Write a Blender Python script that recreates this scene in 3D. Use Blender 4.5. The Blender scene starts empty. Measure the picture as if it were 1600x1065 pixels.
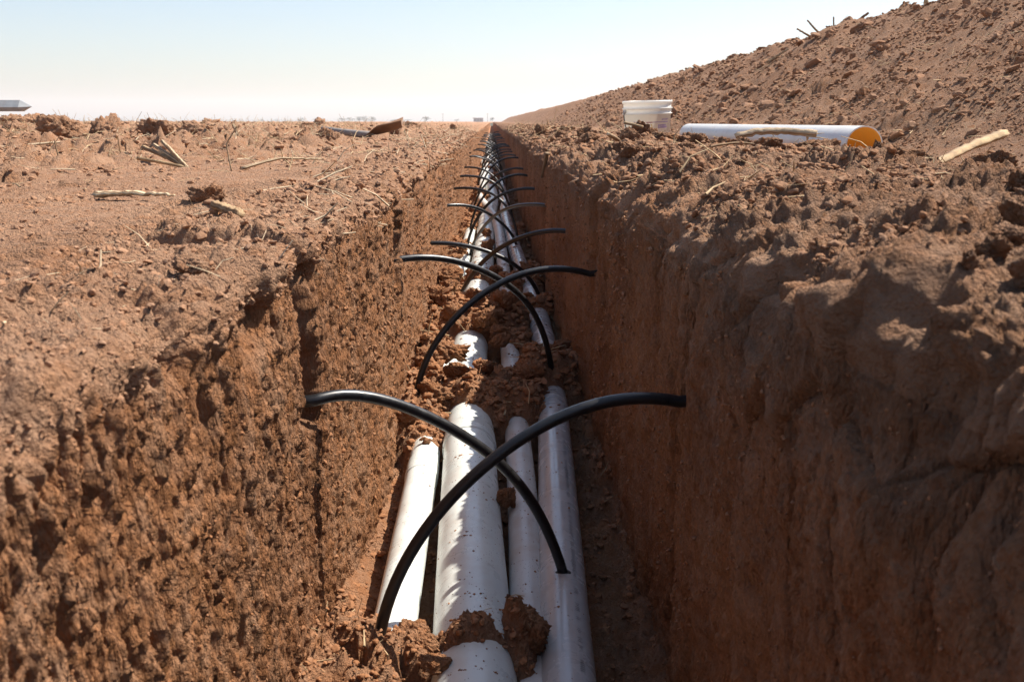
import bpy, bmesh, math, random
import numpy as np
from mathutils import Vector, Matrix

random.seed(7)
rng = np.random.default_rng(11)
S = bpy.context.scene
COL = S.collection
f32 = np.float32

# ------------------------------------------------------------------ camera, sky, sun, exposure
cam_d = bpy.data.cameras.new('camera')
cam = bpy.data.objects.new('camera', cam_d)
COL.objects.link(cam)
S.camera = cam
cam_d.lens = 35.0
cam_d.sensor_width = 36.0
cam_d.clip_start = 0.02
cam_d.clip_end = 9000
PITCH, YAW = math.radians(12.4215), math.radians(1.1513)
cam.location = (0, 0, 0.24)
cam.rotation_euler = (math.pi / 2 - PITCH, 0, -YAW)
cam_d.dof.use_dof = True
cam_d.dof.focus_distance = 3.0
cam_d.dof.aperture_fstop = 14.0

SUN_EL, SUN_AZ = math.radians(55), math.radians(62)      # azimuth from +Y (along the trench) towards +X
W = bpy.data.worlds.new('World')
S.world = W
W.use_nodes = True
nt = W.node_tree
bg = nt.nodes['Background']
sky = nt.nodes.new('ShaderNodeTexSky')
sky.sky_type = 'NISHITA'
sky.sun_disc = False
sky.sun_elevation = SUN_EL
sky.sun_rotation = SUN_AZ
sky.altitude = 200
sky.air_density = 1.0
sky.dust_density = 1.7
sky.ozone_density = 1.8
nt.links.new(sky.outputs[0], bg.inputs[0])
bg.inputs[1].default_value = 0.091
sd = bpy.data.lights.new('sun', 'SUN')
sun = bpy.data.objects.new('sun', sd)
COL.objects.link(sun)
sd.energy = 5.0
sd.angle = math.radians(0.55)
sd.color = (1.0, 0.93, 0.83)
dirv = Vector((math.sin(SUN_AZ) * math.cos(SUN_EL), math.cos(SUN_AZ) * math.cos(SUN_EL), math.sin(SUN_EL)))
sun.rotation_euler = dirv.to_track_quat('Z', 'Y').to_euler()
S.view_settings.view_transform = 'Standard'
S.view_settings.look = 'None'
S.view_settings.exposure = 0.95
S.view_settings.gamma = 1.0
S.cycles.max_bounces = 6
S.cycles.volume_bounces = 2

# ------------------------------------------------------------------ noise
_ang = np.arange(64) * (2 * np.pi / 64)
_G = np.stack([np.cos(_ang), np.sin(_ang)], 1).astype(f32)


def _h2(ix, iy, seed):
    h = ix.astype(np.uint32) * np.uint32(374761393) + iy.astype(np.uint32) * np.uint32(668265263) + np.uint32((seed * 2654435761 + 12345) & 0xffffffff)
    h = (h ^ (h >> np.uint32(13))) * np.uint32(1274126177)
    h = (h ^ (h >> np.uint32(15))) * np.uint32(2246822519)
    return h ^ (h >> np.uint32(16))


def per(x, y, seed=0):
    """2D gradient noise, about -1..1"""
    x = np.asarray(x, f32); y = np.asarray(y, f32)
    x, y = np.broadcast_arrays(x, y)
    xi = np.floor(x); yi = np.floor(y)
    fx = x - xi; fy = y - yi
    ix = xi.astype(np.int64); iy = yi.astype(np.int64)
    u = fx * fx * fx * (fx * (fx * 6 - 15) + 10); v = fy * fy * fy * (fy * (fy * 6 - 15) + 10)
    r = 0
    for dx in (0, 1):
        for dy in (0, 1):
            g = _h2(ix + dx, iy + dy, seed) & np.uint32(63)
            d = _G[g, 0] * (fx - dx) + _G[g, 1] * (fy - dy)
            r = r + d * (u if dx else 1 - u) * (v if dy else 1 - v)
    return r * 1.5


def fbm(x, y, seed=0, o=4, gain=.5):
    a, r = 1.0, 0
    for i in range(o):
        r = r + a * per(x * 2.03 ** i + i * 7.3, y * 2.03 ** i - i * 3.1, seed + i)
        a *= gain
    return r


def wor(x, y, seed=0):
    """2D cellular noise: distance to the nearest point, second distance, random id of the nearest cell"""
    x = np.asarray(x, f32); y = np.asarray(y, f32)
    x, y = np.broadcast_arrays(x, y)
    ix = np.floor(x).astype(np.int64); iy = np.floor(y).astype(np.int64)
    f1 = np.full(x.shape, 9, f32); f2 = np.full(x.shape, 9, f32); idn = np.zeros(x.shape, f32)
    for dx in (-1, 0, 1):
        for dy in (-1, 0, 1):
            h = _h2(ix + dx, iy + dy, seed)
            px = ix + dx + (h & np.uint32(1023)).astype(f32) / 1023 - x
            py = iy + dy + ((h >> np.uint32(10)) & np.uint32(1023)).astype(f32) / 1023 - y
            d = np.sqrt(px * px + py * py)
            m = d < f1
            f2 = np.where(m, f1, np.minimum(f2, d))
            idn = np.where(m, ((h >> np.uint32(20)) & np.uint32(1023)).astype(f32) / 1023, idn)
            f1 = np.where(m, d, f1)
    return f1, f2, idn


def dome(f1, r):
    return np.clip(1 - (f1 / r) ** 2, 0, 1) ** .75


def lumps(x, y, seed, keep=1.0):
    """rounded crumbs of random size, 0..1"""
    w1 = per(x * 2.3, y * 2.3, seed + 50); w2 = per(x * 2.3, y * 2.3, seed + 51); w3 = per(x * 6.1, y * 6.1, seed + 52)
    f1, f2, i = wor(x + .2 * w1 + .07 * w3, y + .2 * w2 - .07 * w3, seed)
    r = (.32 + .38 * ((i * 7.13) % 1)) * (1 + .25 * w3)
    return np.where(i < keep, dome(f1, r) * (r / .75) * (1 + .35 * w3 + .2 * w1), 0)


def sst(a, b, x):
    t = np.clip((x - a) / (b - a), 0, 1)
    return t * t * (3 - 2 * t)


def smin(a, b, k):
    h = np.clip(.5 + .5 * (b - a) / k, 0, 1)
    return b * (1 - h) + a * h - k * h * (1 - h)


# ------------------------------------------------------------------ mesh helpers
def mesh_np(name, V, Q, T=None, smooth=True):
    V = np.asarray(V, f32).reshape(-1, 3)
    Q = np.asarray(Q, np.int32).reshape(-1, 4) if Q is not None and len(Q) else np.zeros((0, 4), np.int32)
    T = np.asarray(T, np.int32).reshape(-1, 3) if T is not None and len(T) else np.zeros((0, 3), np.int32)
    me = bpy.data.meshes.new(name)
    me.vertices.add(len(V)); me.vertices.foreach_set('co', V.ravel())
    nl = Q.size + T.size
    me.loops.add(nl); me.loops.foreach_set('vertex_index', np.concatenate([Q.ravel(), T.ravel()]))
    npoly = len(Q) + len(T)
    me.polygons.add(npoly)
    st = np.concatenate([np.arange(len(Q)) * 4, len(Q) * 4 + np.arange(len(T)) * 3]).astype(np.int32)
    me.polygons.foreach_set('loop_start', st)
    me.polygons.foreach_set('use_smooth', np.full(npoly, smooth, bool))
    me.update(calc_edges=True)
    return me


def grid_quads(R, C, flip=False):
    a = np.arange(R * C).reshape(R, C)
    q = np.stack([a[:-1, :-1], a[:-1, 1:], a[1:, 1:], a[1:, :-1]], -1).reshape(-1, 4)
    return q[:, ::-1] if flip else q


def link(name, me, mat=None, parent=None):
    o = bpy.data.objects.new(name, me)
    COL.objects.link(o)
    if mat is not None and me is not None:
        me.materials.clear(); me.materials.append(mat)
    if parent is not None:
        o.parent = parent
    return o


def tag(o, label=None, cat=None, group=None, kind=None):
    if label: o['label'] = label
    if cat: o['category'] = cat
    if group: o['group'] = group
    if kind: o['kind'] = kind
    return o


def empty(name, loc, rot=(0, 0, 0)):
    o = bpy.data.objects.new(name, None)
    COL.objects.link(o)
    o.location = loc; o.rotation_euler = rot
    o.empty_display_size = .1
    return o


def attr(me, name, vals):
    a = me.attributes.new(name, 'FLOAT', 'POINT')
    a.data.foreach_set('value', np.asarray(vals, f32).ravel())


class MB:
    """collects tubes, boxes and lathes into one mesh"""
    def __init__(s):
        s.v = []; s.q = []; s.t = []; s.n = 0

    def add(s, V, Q=(), T=()):
        V = np.asarray(V, float).reshape(-1, 3)
        if len(Q): s.q.append(np.asarray(Q) + s.n)
        if len(T): s.t.append(np.asarray(T) + s.n)
        s.v.append(V); s.n += len(V)
        return s

    def tube(s, path, rad, sides=10, caps=True, flat=1.0, jit=None):
        P = np.asarray(path, float); n = len(P)
        rad = np.broadcast_to(np.asarray(rad, float), (n,))
        Tn = np.gradient(P, axis=0); Tn /= np.linalg.norm(Tn, axis=1)[:, None] + 1e-9
        ref = np.array([0, 0, 1.]) if abs(Tn[0, 2]) < .9 else np.array([1., 0, 0])
        a = np.cross(Tn[0], ref); a /= np.linalg.norm(a)
        fr = []
        for i in range(n):
            a = a - Tn[i] * a.dot(Tn[i]); a /= np.linalg.norm(a)
            fr.append((a, np.cross(Tn[i], a)))
        th = np.linspace(0, 2 * np.pi, sides, endpoint=False)
        R = []
        for i in range(n):
            k = rad[i] * (1 if jit is None else jit[i])
            R.append(P[i] + np.outer(np.cos(th) * k, fr[i][0]) + np.outer(np.sin(th) * k * flat, fr[i][1]))
        V = np.concatenate(R)
        i = np.arange(n - 1)[:, None] * sides; j = np.arange(sides); j2 = (j + 1) % sides
        Q = np.stack([i + j, i + j2, i + sides + j2, i + sides + j], -1).reshape(-1, 4)
        T = []
        if caps:
            V = np.concatenate([V, P[:1], P[-1:]])
            c0, c1 = n * sides, n * sides + 1
            T = [(c0, b, a_) for a_, b in zip(j, j2)] + [(c1, (n - 1) * sides + a_, (n - 1) * sides + b) for a_, b in zip(j, j2)]
        return s.add(V, Q, T)

    def box(s, c, d, M=None):
        c = np.array(c, float); d = np.array(d, float) / 2
        V = np.array([(x, y, z) for z in (-1, 1) for y in (-1, 1) for x in (-1, 1)], float) * d
        if M is not None: V = V @ np.array(M.to_3x3()).T
        return s.add(V + c, [(0, 2, 3, 1), (4, 5, 7, 6), (0, 1, 5, 4), (2, 6, 7, 3), (0, 4, 6, 2), (1, 3, 7, 5)])

    def lathe(s, prof, sides=48, close=False):
        th = np.linspace(0, 2 * np.pi, sides, endpoint=False)
        V = np.array([(r * np.cos(t), r * np.sin(t), z) for r, z in prof for t in th])
        n = len(prof)
        Q = [(i * sides + j, i * sides + (j + 1) % sides, (i + 1) * sides + (j + 1) % sides, (i + 1) * sides + j) for i in range(n - 1) for j in range(sides)]
        return s.add(V, Q)

    def mesh(s, name, smooth=True):
        return mesh_np(name, np.concatenate(s.v), np.concatenate(s.q) if s.q else None, np.concatenate(s.t) if s.t else None, smooth)

    def build(s, name, mat, parent=None, smooth=True):
        return link(name, s.mesh(name, smooth), mat, parent)


# ------------------------------------------------------------------ materials
def new_mat(name):
    m = bpy.data.materials.new(name); m.use_nodes = True
    n = m.node_tree.nodes; l = m.node_tree.links
    return m, n, l, n['Principled BSDF']


def noise_node(n, l, scale, detail=4, vec=None, rough=.6):
    k = n.new('ShaderNodeTexNoise')
    k.inputs['Scale'].default_value = scale; k.inputs['Detail'].default_value = detail; k.inputs['Roughness'].default_value = rough
    if vec is not None: l.new(vec, k.inputs['Vector'])
    return k


def mixc(n, l, fac, a, b):
    k = n.new('ShaderNodeMix'); k.data_type = 'RGBA'
    if hasattr(fac, 'is_linked'): l.new(fac, k.inputs[0])
    else: k.inputs[0].default_value = fac
    for s_, v in ((6, a), (7, b)):
        if hasattr(v, 'is_linked'): l.new(v, k.inputs[s_])
        else: k.inputs[s_].default_value = (*v, 1)
    return k.outputs[2]


def ramp(n, l, src, p0, p1):
    k = n.new('ShaderNodeMapRange'); k.inputs[1].default_value = p0; k.inputs[2].default_value = p1
    l.new(src, k.inputs[0])
    return k.outputs[0]


def math_n(n, l, op, a, b):
    k = n.new('ShaderNodeMath'); k.operation = op
    for i, v in enumerate((a, b)):
        if hasattr(v, 'is_linked'): l.new(v, k.inputs[i])
        else: k.inputs[i].default_value = v
    return k.outputs[0]


DRY_A, DRY_B = (.43, .262, .165), (.27, .148, .088)
MOIST_A, MOIST_B = (.40, .185, .084), (.23, .098, .043)


def soil_material(name, use_attr=True, moist=.3, fibre=False, bump=1.0, inst=False, tint=1.0, contrast=1.0):
    m, n, l, b = new_mat(name)
    tc = n.new('ShaderNodeTexCoord'); vec = tc.outputs['Object']
    big = noise_node(n, l, 2.2, 5, vec); mid = noise_node(n, l, 22, 5, vec); fine = noise_node(n, l, 160, 4, vec)
    if use_attr:
        at = n.new('ShaderNodeAttribute'); at.attribute_name = 'moist'
        base = at.outputs['Fac']
    else:
        v = n.new('ShaderNodeValue'); v.outputs[0].default_value = moist
        base = v.outputs[0]
    w = math_n(n, l, 'ADD', base, ramp(n, l, mid.outputs[0], .3, .7)); w = math_n(n, l, 'ADD', w, -.5)
    if inst:
        oi = n.new('ShaderNodeObjectInfo')
        w = math_n(n, l, 'ADD', w, math_n(n, l, 'MULTIPLY', math_n(n, l, 'ADD', oi.outputs['Random'], -.5), .7))
    w2 = n.new('ShaderNodeClamp'); l.new(w, w2.inputs[0]); w = w2.outputs[0]
    g = ramp(n, l, math_n(n, l, 'ADD', big.outputs[0], math_n(n, l, 'MULTIPLY', fine.outputs[0], .7)), .85 - .3 / contrast, .85 + .3 / contrast)
    sc = lambda c: tuple(x * tint for x in c)
    dry = mixc(n, l, g, sc(DRY_A), sc(DRY_B)); wet = mixc(n, l, g, sc(MOIST_A), sc(MOIST_B))
    col = mixc(n, l, w, dry, wet)
    if use_attr:                                   # tone: fill light painted into the right wall's colour; darker dug soil
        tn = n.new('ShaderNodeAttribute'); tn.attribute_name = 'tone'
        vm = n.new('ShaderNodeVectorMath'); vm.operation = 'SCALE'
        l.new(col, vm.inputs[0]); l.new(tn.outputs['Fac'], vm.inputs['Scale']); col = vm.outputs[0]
    l.new(col, b.inputs['Base Color'])
    b.inputs['Roughness'].default_value = .96
    b.inputs['Specular IOR Level'].default_value = .18
    if fibre:
        mp = n.new('ShaderNodeMapping'); mp.inputs['Scale'].default_value = (1, 1, .3); l.new(vec, mp.inputs[0]); bv = mp.outputs[0]
    else:
        bv = vec
    n1 = noise_node(n, l, 75, 6, bv, .65); n2 = noise_node(n, l, 330, 3, bv, .6)
    hsum = math_n(n, l, 'ADD', n1.outputs[0], math_n(n, l, 'MULTIPLY', n2.outputs[0], .35))
    for vs, am in ((110, .30), (260, .16)):
        vo = n.new('ShaderNodeTexVoronoi'); vo.inputs['Scale'].default_value = vs; l.new(bv, vo.inputs['Vector'])
        hsum = math_n(n, l, 'SUBTRACT', hsum, math_n(n, l, 'MULTIPLY', vo.outputs['Distance'], am))
    bp = n.new('ShaderNodeBump'); bp.inputs['Strength'].default_value = 1.0; bp.inputs['Distance'].default_value = .020 * bump
    l.new(hsum, bp.inputs['Height'])
    if not inst: l.new(bp.outputs[0], b.inputs['Normal'])      # crumbs have their shape already
    return m


M = {}
M['field'] = soil_material('dry soil')
M['wall'] = soil_material('cut soil', fibre=True, bump=1.5)
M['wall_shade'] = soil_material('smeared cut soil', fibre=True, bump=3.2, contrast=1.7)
M['floor'] = soil_material('damp soil')
M['clod_dry'] = soil_material('dry clod soil', False, .14, inst=True, tint=.86)
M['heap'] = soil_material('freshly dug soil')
M['clod_heap'] = soil_material('heap clod soil', False, .38, inst=True, tint=.74)
M['clod_dry_big'] = soil_material('dry clod', False, .25)
M['clod_heap_big'] = soil_material('heap clod', False, .45, tint=.76)
M['clod_damp_big'] = soil_material('damp clod', False, .85)
M['clod_wall'] = soil_material('grains on the cut wall', False, .75, inst=True, tint=.92)
M['clod_damp'] = soil_material('damp clod soil', False, .85, inst=True, tint=.82)


def plain(name, col, rough=.5, metal=0., spec=.5, var=.12, vscale=20, dust=0., dustcol=(.25, .13, .07), bump=0., specks=0.):
    m, n, l, b = new_mat(name)
    tc = n.new('ShaderNodeTexCoord'); vec = tc.outputs['Object']
    k = noise_node(n, l, vscale, 5, vec)
    dk = tuple(c * (1 - var) for c in col); lt = tuple(min(1, c * (1 + var * .6)) for c in col)
    c = mixc(n, l, ramp(n, l, k.outputs[0], .3, .7), dk, lt)
    if dust:
        d = noise_node(n, l, 7, 6, vec, .7)
        c = mixc(n, l, math_n(n, l, 'MULTIPLY', ramp(n, l, d.outputs[0], .47, .8), dust), c, dustcol)
    if specks:
        for sc_, thr in ((90, .16), (210, .2)):
            v = n.new('ShaderNodeTexVoronoi'); v.inputs['Scale'].default_value = sc_; l.new(vec, v.inputs['Vector'])
            mk = noise_node(n, l, 9, 3, vec)
            s1 = math_n(n, l, 'LESS_THAN', v.outputs['Distance'], thr)
            sepc = n.new('ShaderNodeSeparateColor'); l.new(v.outputs['Color'], sepc.inputs[0])
            s2 = math_n(n, l, 'LESS_THAN', sepc.outputs[0], .38)
            s3 = math_n(n, l, 'GREATER_THAN', mk.outputs[0], 1 - specks)
            s_ = math_n(n, l, 'MULTIPLY', math_n(n, l, 'MULTIPLY', s1, s2), s3)
            c = mixc(n, l, s_, c, (.06, .03, .018))
    l.new(c, b.inputs['Base Color'])
    r = noise_node(n, l, vscale * 2, 4, vec)
    mr = n.new('ShaderNodeMapRange'); l.new(r.outputs[0], mr.inputs[0]); mr.inputs[1].default_value = .3; mr.inputs[2].default_value = .7
    mr.inputs[3].default_value = max(0, rough - .08); mr.inputs[4].default_value = min(1, rough + .12)
    l.new(mr.outputs[0], b.inputs['Roughness'])
    b.inputs['Metallic'].default_value = metal
    b.inputs['Specular IOR Level'].default_value = spec
    if bump:
        bp = n.new('ShaderNodeBump'); bp.inputs['Strength'].default_value = bump; bp.inputs['Distance'].default_value = .004
        l.new(noise_node(n, l, vscale * 5, 4, vec).outputs[0], bp.inputs['Height']); l.new(bp.outputs[0], b.inputs['Normal'])
    return m


M['pvc'] = plain('white pvc', (.64, .675, .645), .3, var=.07, vscale=5, dust=.5, dustcol=(.34, .22, .15), specks=.5)
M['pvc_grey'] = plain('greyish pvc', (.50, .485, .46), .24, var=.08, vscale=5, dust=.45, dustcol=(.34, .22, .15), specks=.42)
M['pvc_tan'] = plain('dusty pvc', (.58, .56, .52), .4, var=.1, vscale=6, dust=.75, dustcol=(.42, .27, .17), specks=.45)
M['tube'] = plain('black polyethylene', (.012, .012, .013), .34, var=.3, vscale=30, dust=.04, dustcol=(.10, .06, .04))
M['grommet'] = plain('black rubber', (.015, .014, .014), .6)
M['print'] = plain('pale grey print', (.16, .155, .16), .5)
M['bucket'] = plain('white bucket plastic', (.76, .74, .70), .42, var=.06, vscale=9, dust=.3, dustcol=(.45, .33, .24))
M['wire'] = plain('handle wire', (.035, .035, .037), .5)
M['red'] = plain('red print', (.36, .05, .10), .5)
M['purple'] = plain('violet print', (.28, .17, .38), .5)
M['yellow'] = plain('yellow print', (.72, .42, .06), .5)
M['big_pipe'] = plain('blue white pvc', (.70, .74, .73), .33, var=.06, vscale=6, dust=.35, dustcol=(.42, .32, .26))
M['orange'] = plain('orange pipe lining', (.85, .38, .06), .42, var=.1, vscale=8)
for k_, c_, f_ in (('bucket', (.93, .90, .84), .4), ('orange', (.95, .45, .06), .26), ('big_pipe', (.95, .93, .88), .25)):      # thin plastic lets some sun through
    n = M[k_].node_tree.nodes; l = M[k_].node_tree.links
    tr = n.new('ShaderNodeBsdfTranslucent'); tr.inputs[0].default_value = (*c_, 1)
    mx = n.new('ShaderNodeMixShader'); mx.inputs[0].default_value = f_
    l.new(n['Principled BSDF'].outputs[0], mx.inputs[1]); l.new(tr.outputs[0], mx.inputs[2]); l.new(mx.outputs[0], n['Material Output'].inputs['Surface'])
M['straw'] = plain('dry straw', (.43, .30, .165), .9, var=.45, vscale=22, bump=.4)
M['straw_pale'] = plain('bleached straw', (.53, .405, .26), .9, var=.4, vscale=22, bump=.4)
M['straw_dark'] = plain('weathered straw', (.24, .155, .085), .9, var=.35, vscale=14, bump=.4)
M['steel'] = plain('grey painted steel', (.27, .285, .295), .5, var=.2, vscale=12, dust=.5, dustcol=(.30, .22, .16))
M['rust'] = plain('rusty steel', (.17, .085, .04), .75, var=.35, vscale=12, bump=.3)
M['handle'] = plain('worn grey handle', (.24, .215, .20), .75, spec=.2, var=.2, vscale=25, dust=.4)
M['bark'] = plain('distant bark', (.10, .08, .06), .9)
M['leaf'] = plain('distant foliage', (.07, .085, .05), .8, var=.4)
M['far_wall'] = plain('far wall', (.32, .30, .30), .8)
M['far_roof'] = plain('far roof', (.18, .15, .15), .8)

# ------------------------------------------------------------------ shape of the place
SL = [1.66, 3.06, 4.86, 6.72, 8.38, 9.42, 11.5, 14.3]           # drip tubes leave the left wall here
SR = [1.64, 3.26, 4.30, 5.86, 7.34, 8.9, 10.2, 12.1, 14.1]      # and the right wall here
yL, yR = SL[-1], SR[-1]
while yL < 46:
    yL += 1.5 + random.uniform(-.25, .25); SL.append(yL)
while yR < 46:
    yR += 1.5 + random.uniform(-.25, .25); SR.append(yR)

rows = np.concatenate([np.linspace(-4, .32, 26), np.exp(np.arange(math.log(.36), math.log(3), .0039)), np.exp(np.arange(math.log(3.01), math.log(60), .0072)), np.exp(np.arange(math.log(60.5), math.log(250), .022))])
NR = len(rows)
Y = rows[:, None].astype(f32)
YP = np.maximum(Y, .45)


def resample(prof, n):
    p = np.array(prof, float); d = np.concatenate([[0], np.cumsum(np.hypot(*np.diff(p, axis=0).T))])
    s = np.linspace(0, d[-1], n)
    return np.stack([np.interp(s, d, p[:, 0]), np.interp(s, d, p[:, 1])], 1), s


def smooth_prof(p, it=3):
    for _ in range(it):
        q = p.copy(); q[1:-1] = (p[:-2] + 2 * p[1:-1] + p[2:]) / 4; p = q
    return p


def panels(y, slots, seed):
    """each stretch of wall between two slots is cut a little deeper or shallower"""
    r = np.random.default_rng(seed); v = r.uniform(-.014, .014, len(slots) + 1)
    out = np.full(y.shape, v[0], f32)
    for i, s_ in enumerate(slots):
        out = out + (v[i + 1] - v[i]) * sst(s_ + .02, s_ + .05, y)
    return out


def slots_depth(y, z, slots, seed, top, wid=.085, depth=.15):
    d = np.zeros(np.broadcast(y, z).shape, f32)
    for i, s_ in enumerate(slots[:14]):
        r = np.random.default_rng(seed * 100 + i)
        w = wid * r.uniform(.6, 1.15) * (1 if i else 1.45); bot = -.26 - r.uniform(.04, .20); 
        sel = np.abs(rows - s_) < .35
        yy = y[sel]; zz = np.broadcast_to(z, d.shape)[sel] if z.shape[0] == d.shape[0] else z
        cy = s_ + .018 * per(zz * 5, zz * 0 + i, seed) + .006 * per(zz * 28, zz * 0 + i, seed + 1)
        ww = w * (.72 + .35 * per(zz * 4, zz * 0 + i + 20, seed + 2)) + .012
        k = (1 - sst(ww * .5, ww * .75, np.abs(yy - cy))) * sst(bot, bot + .09, zz) * (1 - sst(top - .06, top + .02, zz))
        d[sel] = np.maximum(d[sel], depth * k)
    return d


# ---- left side: wall, rounded lip, field
profL = [(-.305, -.88), (-.305, -.03), (-.308, .006), (-.319, .028), (-.342, .042), (-.385, .048), (-.46, .050), (-.60, .050)]
NWL = 350
pl, _ = resample(profL, NWL); pl = smooth_prof(pl, 4)
tl = np.gradient(pl, axis=0); tl /= np.hypot(tl[:, 0], tl[:, 1])[:, None]
nl_ = np.stack([tl[:, 1], -tl[:, 0]], 1)                       # points into the trench / up
z_ = pl[:, 1][None].astype(f32); zq = z_ - .04; x_ = pl[:, 0][None].astype(f32)
s_arc = np.cumsum(np.concatenate([[0], np.hypot(*np.diff(pl, axis=0).T)]))[None].astype(f32)
wallw = 1 - sst(-.055, .004, zq + .03 * per(Y * 6, z_ * 0, 5))        # 1 on the cut wall, 0 on the lip and field
bendL = .028 * per(Y * .9, 0 * Y, 1) + .012 * per(Y * 2.6, 0 * Y, 2)
dL = panels(Y, SL, 3) + .5 * bendL
yy, ss = Y + 0 * s_arc, s_arc + 0 * Y
warp = .012 * per(yy * 9, ss * 9, 30)
fib = .0060 * per(yy * 26, ss * 3.6, 31) + .0060 * per((yy + warp) * 75, ss * 9, 32) + .0042 * per((yy + warp) * 150, ss * 24, 33) + .0028 * per(yy * 240, ss * 70, 34)
pits = np.clip(per((yy + warp) * 72, ss * 13, 35) - .14, 0, 1) * .024 + np.clip(per((yy + warp) * 125, ss * 26, 36) - .08, 0, 1) * .018
flakes = lumps((yy + warp) * 70, ss * 20, 37, .5) * .004 + lumps((yy + warp) * 130, ss * 46, 39, .6) * .0045
wall_d = fib - pits + flakes + .009 * per(yy * 5, ss * 3.5, 38)
lipn = .018 * fbm(yy * 7, ss * 7, 40, 3) + .022 * lumps(yy * 9, ss * 9, 44, .45) + .009 * lumps(yy * 26, ss * 26, 45, .7) + .0045 * lumps(yy * 60, ss * 60, 46, .8) + .003 * per(yy * 120, ss * 120, 47)
hole = np.clip(per(yy * 6.5, ss * 6.5, 48) - .38, 0, 1) * .09 * sst(-.15, -.05, zq) * (1 - sst(.0, .01, zq))
# smooth crust bulge and the hollow under a stone on the near lip
for (by, bs, br, ba) in ((1.06, .80, .055, .030), (.99, .87, .028, -.050), (.72, .82, .07, .025), (1.22, .93, .03, .02)):
    q = ((yy - by) ** 2 + (ss - bs) ** 2) / br ** 2
    lipn = lipn + ba * np.exp(-q * 1.2)
disp = wallw * wall_d + (1 - wallw) * lipn - hole + dL * sst(.03, -.06, zq)
disp = disp - slots_depth(Y, z_ + 0 * Y, SL, 8, .06)
PL = np.stack([x_ + bendL * .5 + disp * nl_[:, 0][None], Y + 0 * x_, z_ + disp * nl_[:, 1][None]], -1)
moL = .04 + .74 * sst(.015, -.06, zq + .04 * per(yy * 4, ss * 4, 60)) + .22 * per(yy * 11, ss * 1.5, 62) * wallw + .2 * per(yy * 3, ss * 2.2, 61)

t = np.concatenate([np.linspace(0, .66, 231)[1:], .66 + np.geomspace(.01, 3.2, 34)])[None].astype(f32)


def field_z(X, y):
    a = -X - .5
    rough = np.clip(sst(.5, 1.6, a) * .8 + sst(4.2, 6.5, y) * .6 * sst(.25, .9, a) + .12, 0, 1.15)
    z = .05 + .08 * sst(.6, 6, a) + .02 * per(X * .5, y * .35, 70) * sst(.2, 2, a) + .05 * per(X * .12, y * .05, 71) * sst(1, 9, a)
    z = z + rough * (.030 * fbm(X * 3.1, y * 3.1, 72, 3) + .075 * lumps(X * 4.2, y * 4.2, 75, .4) + .030 * lumps(X * 9, y * 9, 76, .5))
    z = z + (.35 + .65 * rough) * (.012 * lumps(X * 22, y * 22, 77, .6) + .005 * lumps(X * 50, y * 50, 78, .7) + .003 * per(X * 90, y * 90, 79))
    return z


XF = -.60 - t * (YP + .35) + 0 * Y
zF = field_z(XF, Y + 0 * XF)
edge = PL[:, -1, 2:3]
k = sst(0, .25, -.60 - XF)
zF = edge * (1 - k) + zF * k + (1 - k) * (.008 * lumps(XF * 26, (Y + 0 * XF) * 26, 45, .7) + .004 * lumps(XF * 60, (Y + 0 * XF) * 60, 46, .8) + .012 * fbm(XF * 7, (Y + 0 * XF) * 7, 40, 3)) * sst(0, .05, -.60 - XF)
XF2 = XF + (PL[:, -1, 0:1] + .60) * np.exp(-(-.60 - XF) * 6)
PF = np.stack([XF2, Y + 0 * XF, zF], -1)
moF = .16 + .2 * per(XF * 1.4, (Y + 0 * XF) * 1.4, 80) + .0 * XF


def struct(name, P, mo, mat, flip=False, tone=1.0):
    R, C = P.shape[:2]
    me = mesh_np(name, P, grid_quads(R, C, flip))
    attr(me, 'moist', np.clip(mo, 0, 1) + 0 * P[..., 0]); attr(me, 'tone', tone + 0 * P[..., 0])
    o = link(name, me, mat)
    o['kind'] = 'structure'
    return o


NSL = int(np.argmax(pl[:, 1] > -.015))
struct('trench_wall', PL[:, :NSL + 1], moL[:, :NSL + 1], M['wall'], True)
struct('field', np.concatenate([PL[:, NSL:], PF], 1), np.concatenate([moL[:, NSL:], moF], 1), M['field'], True)

# ---- right side: wall, shoulder, ledge, spoil heap
profR1 = [(.325, -.88), (.325, -.06), (.330, .025), (.342, .070), (.372, .095), (.43, .108), (.50, .118), (.60, .132), (.75, .142), (1.0, .105)]
profR2 = [(.325, -.88), (.327, -.10), (.336, -.01), (.362, .028), (.408, .062), (.49, .098), (.60, .130), (.75, .145), (1.0, .105)]
NWR = 390
a1, _ = resample(profR1, NWR); a2, _ = resample(profR2, NWR)
a1 = smooth_prof(a1, 8); a2 = smooth_prof(a2, 8)
wr = sst(.95, 2.7, Y)
xr = a1[:, 0][None] * (1 - wr) + a2[:, 0][None] * wr
zr = a1[:, 1][None] * (1 - wr) + a2[:, 1][None] * wr
tx = np.gradient(xr, axis=1); tz = np.gradient(zr, axis=1); ln = np.hypot(tx, tz)
nxr, nzr = -tz / ln, tx / ln
ss = np.cumsum(np.concatenate([np.zeros((NR, 1)), np.hypot(np.diff(xr, axis=1), np.diff(zr, axis=1))], 1), axis=1).astype(f32)
yy = Y + 0 * ss
zr = zr.astype(f32); xr = xr.astype(f32)
wn = .05 * per(yy * 3.5, ss * 3, 105)
wallw = 1 - sst(-.16, .02, zr - .05 + wn)
shw = sst(.02, .10, nzr - .25)
bendR = .022 * per(Y * .8, 0 * Y, 101) + .016 * per(Y * 2.3, 0 * Y, 102)
warp = .02 * per(yy * 7, ss * 7, 130)
wd = .016 * per(yy * 4.2, ss * 1.3, 131) + .0085 * per((yy + warp) * 22, ss * 2.6, 132) + .0065 * per((yy + warp) * 60, ss * 22, 133) + .0036 * per(yy * 130, ss * 75, 134)
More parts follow.
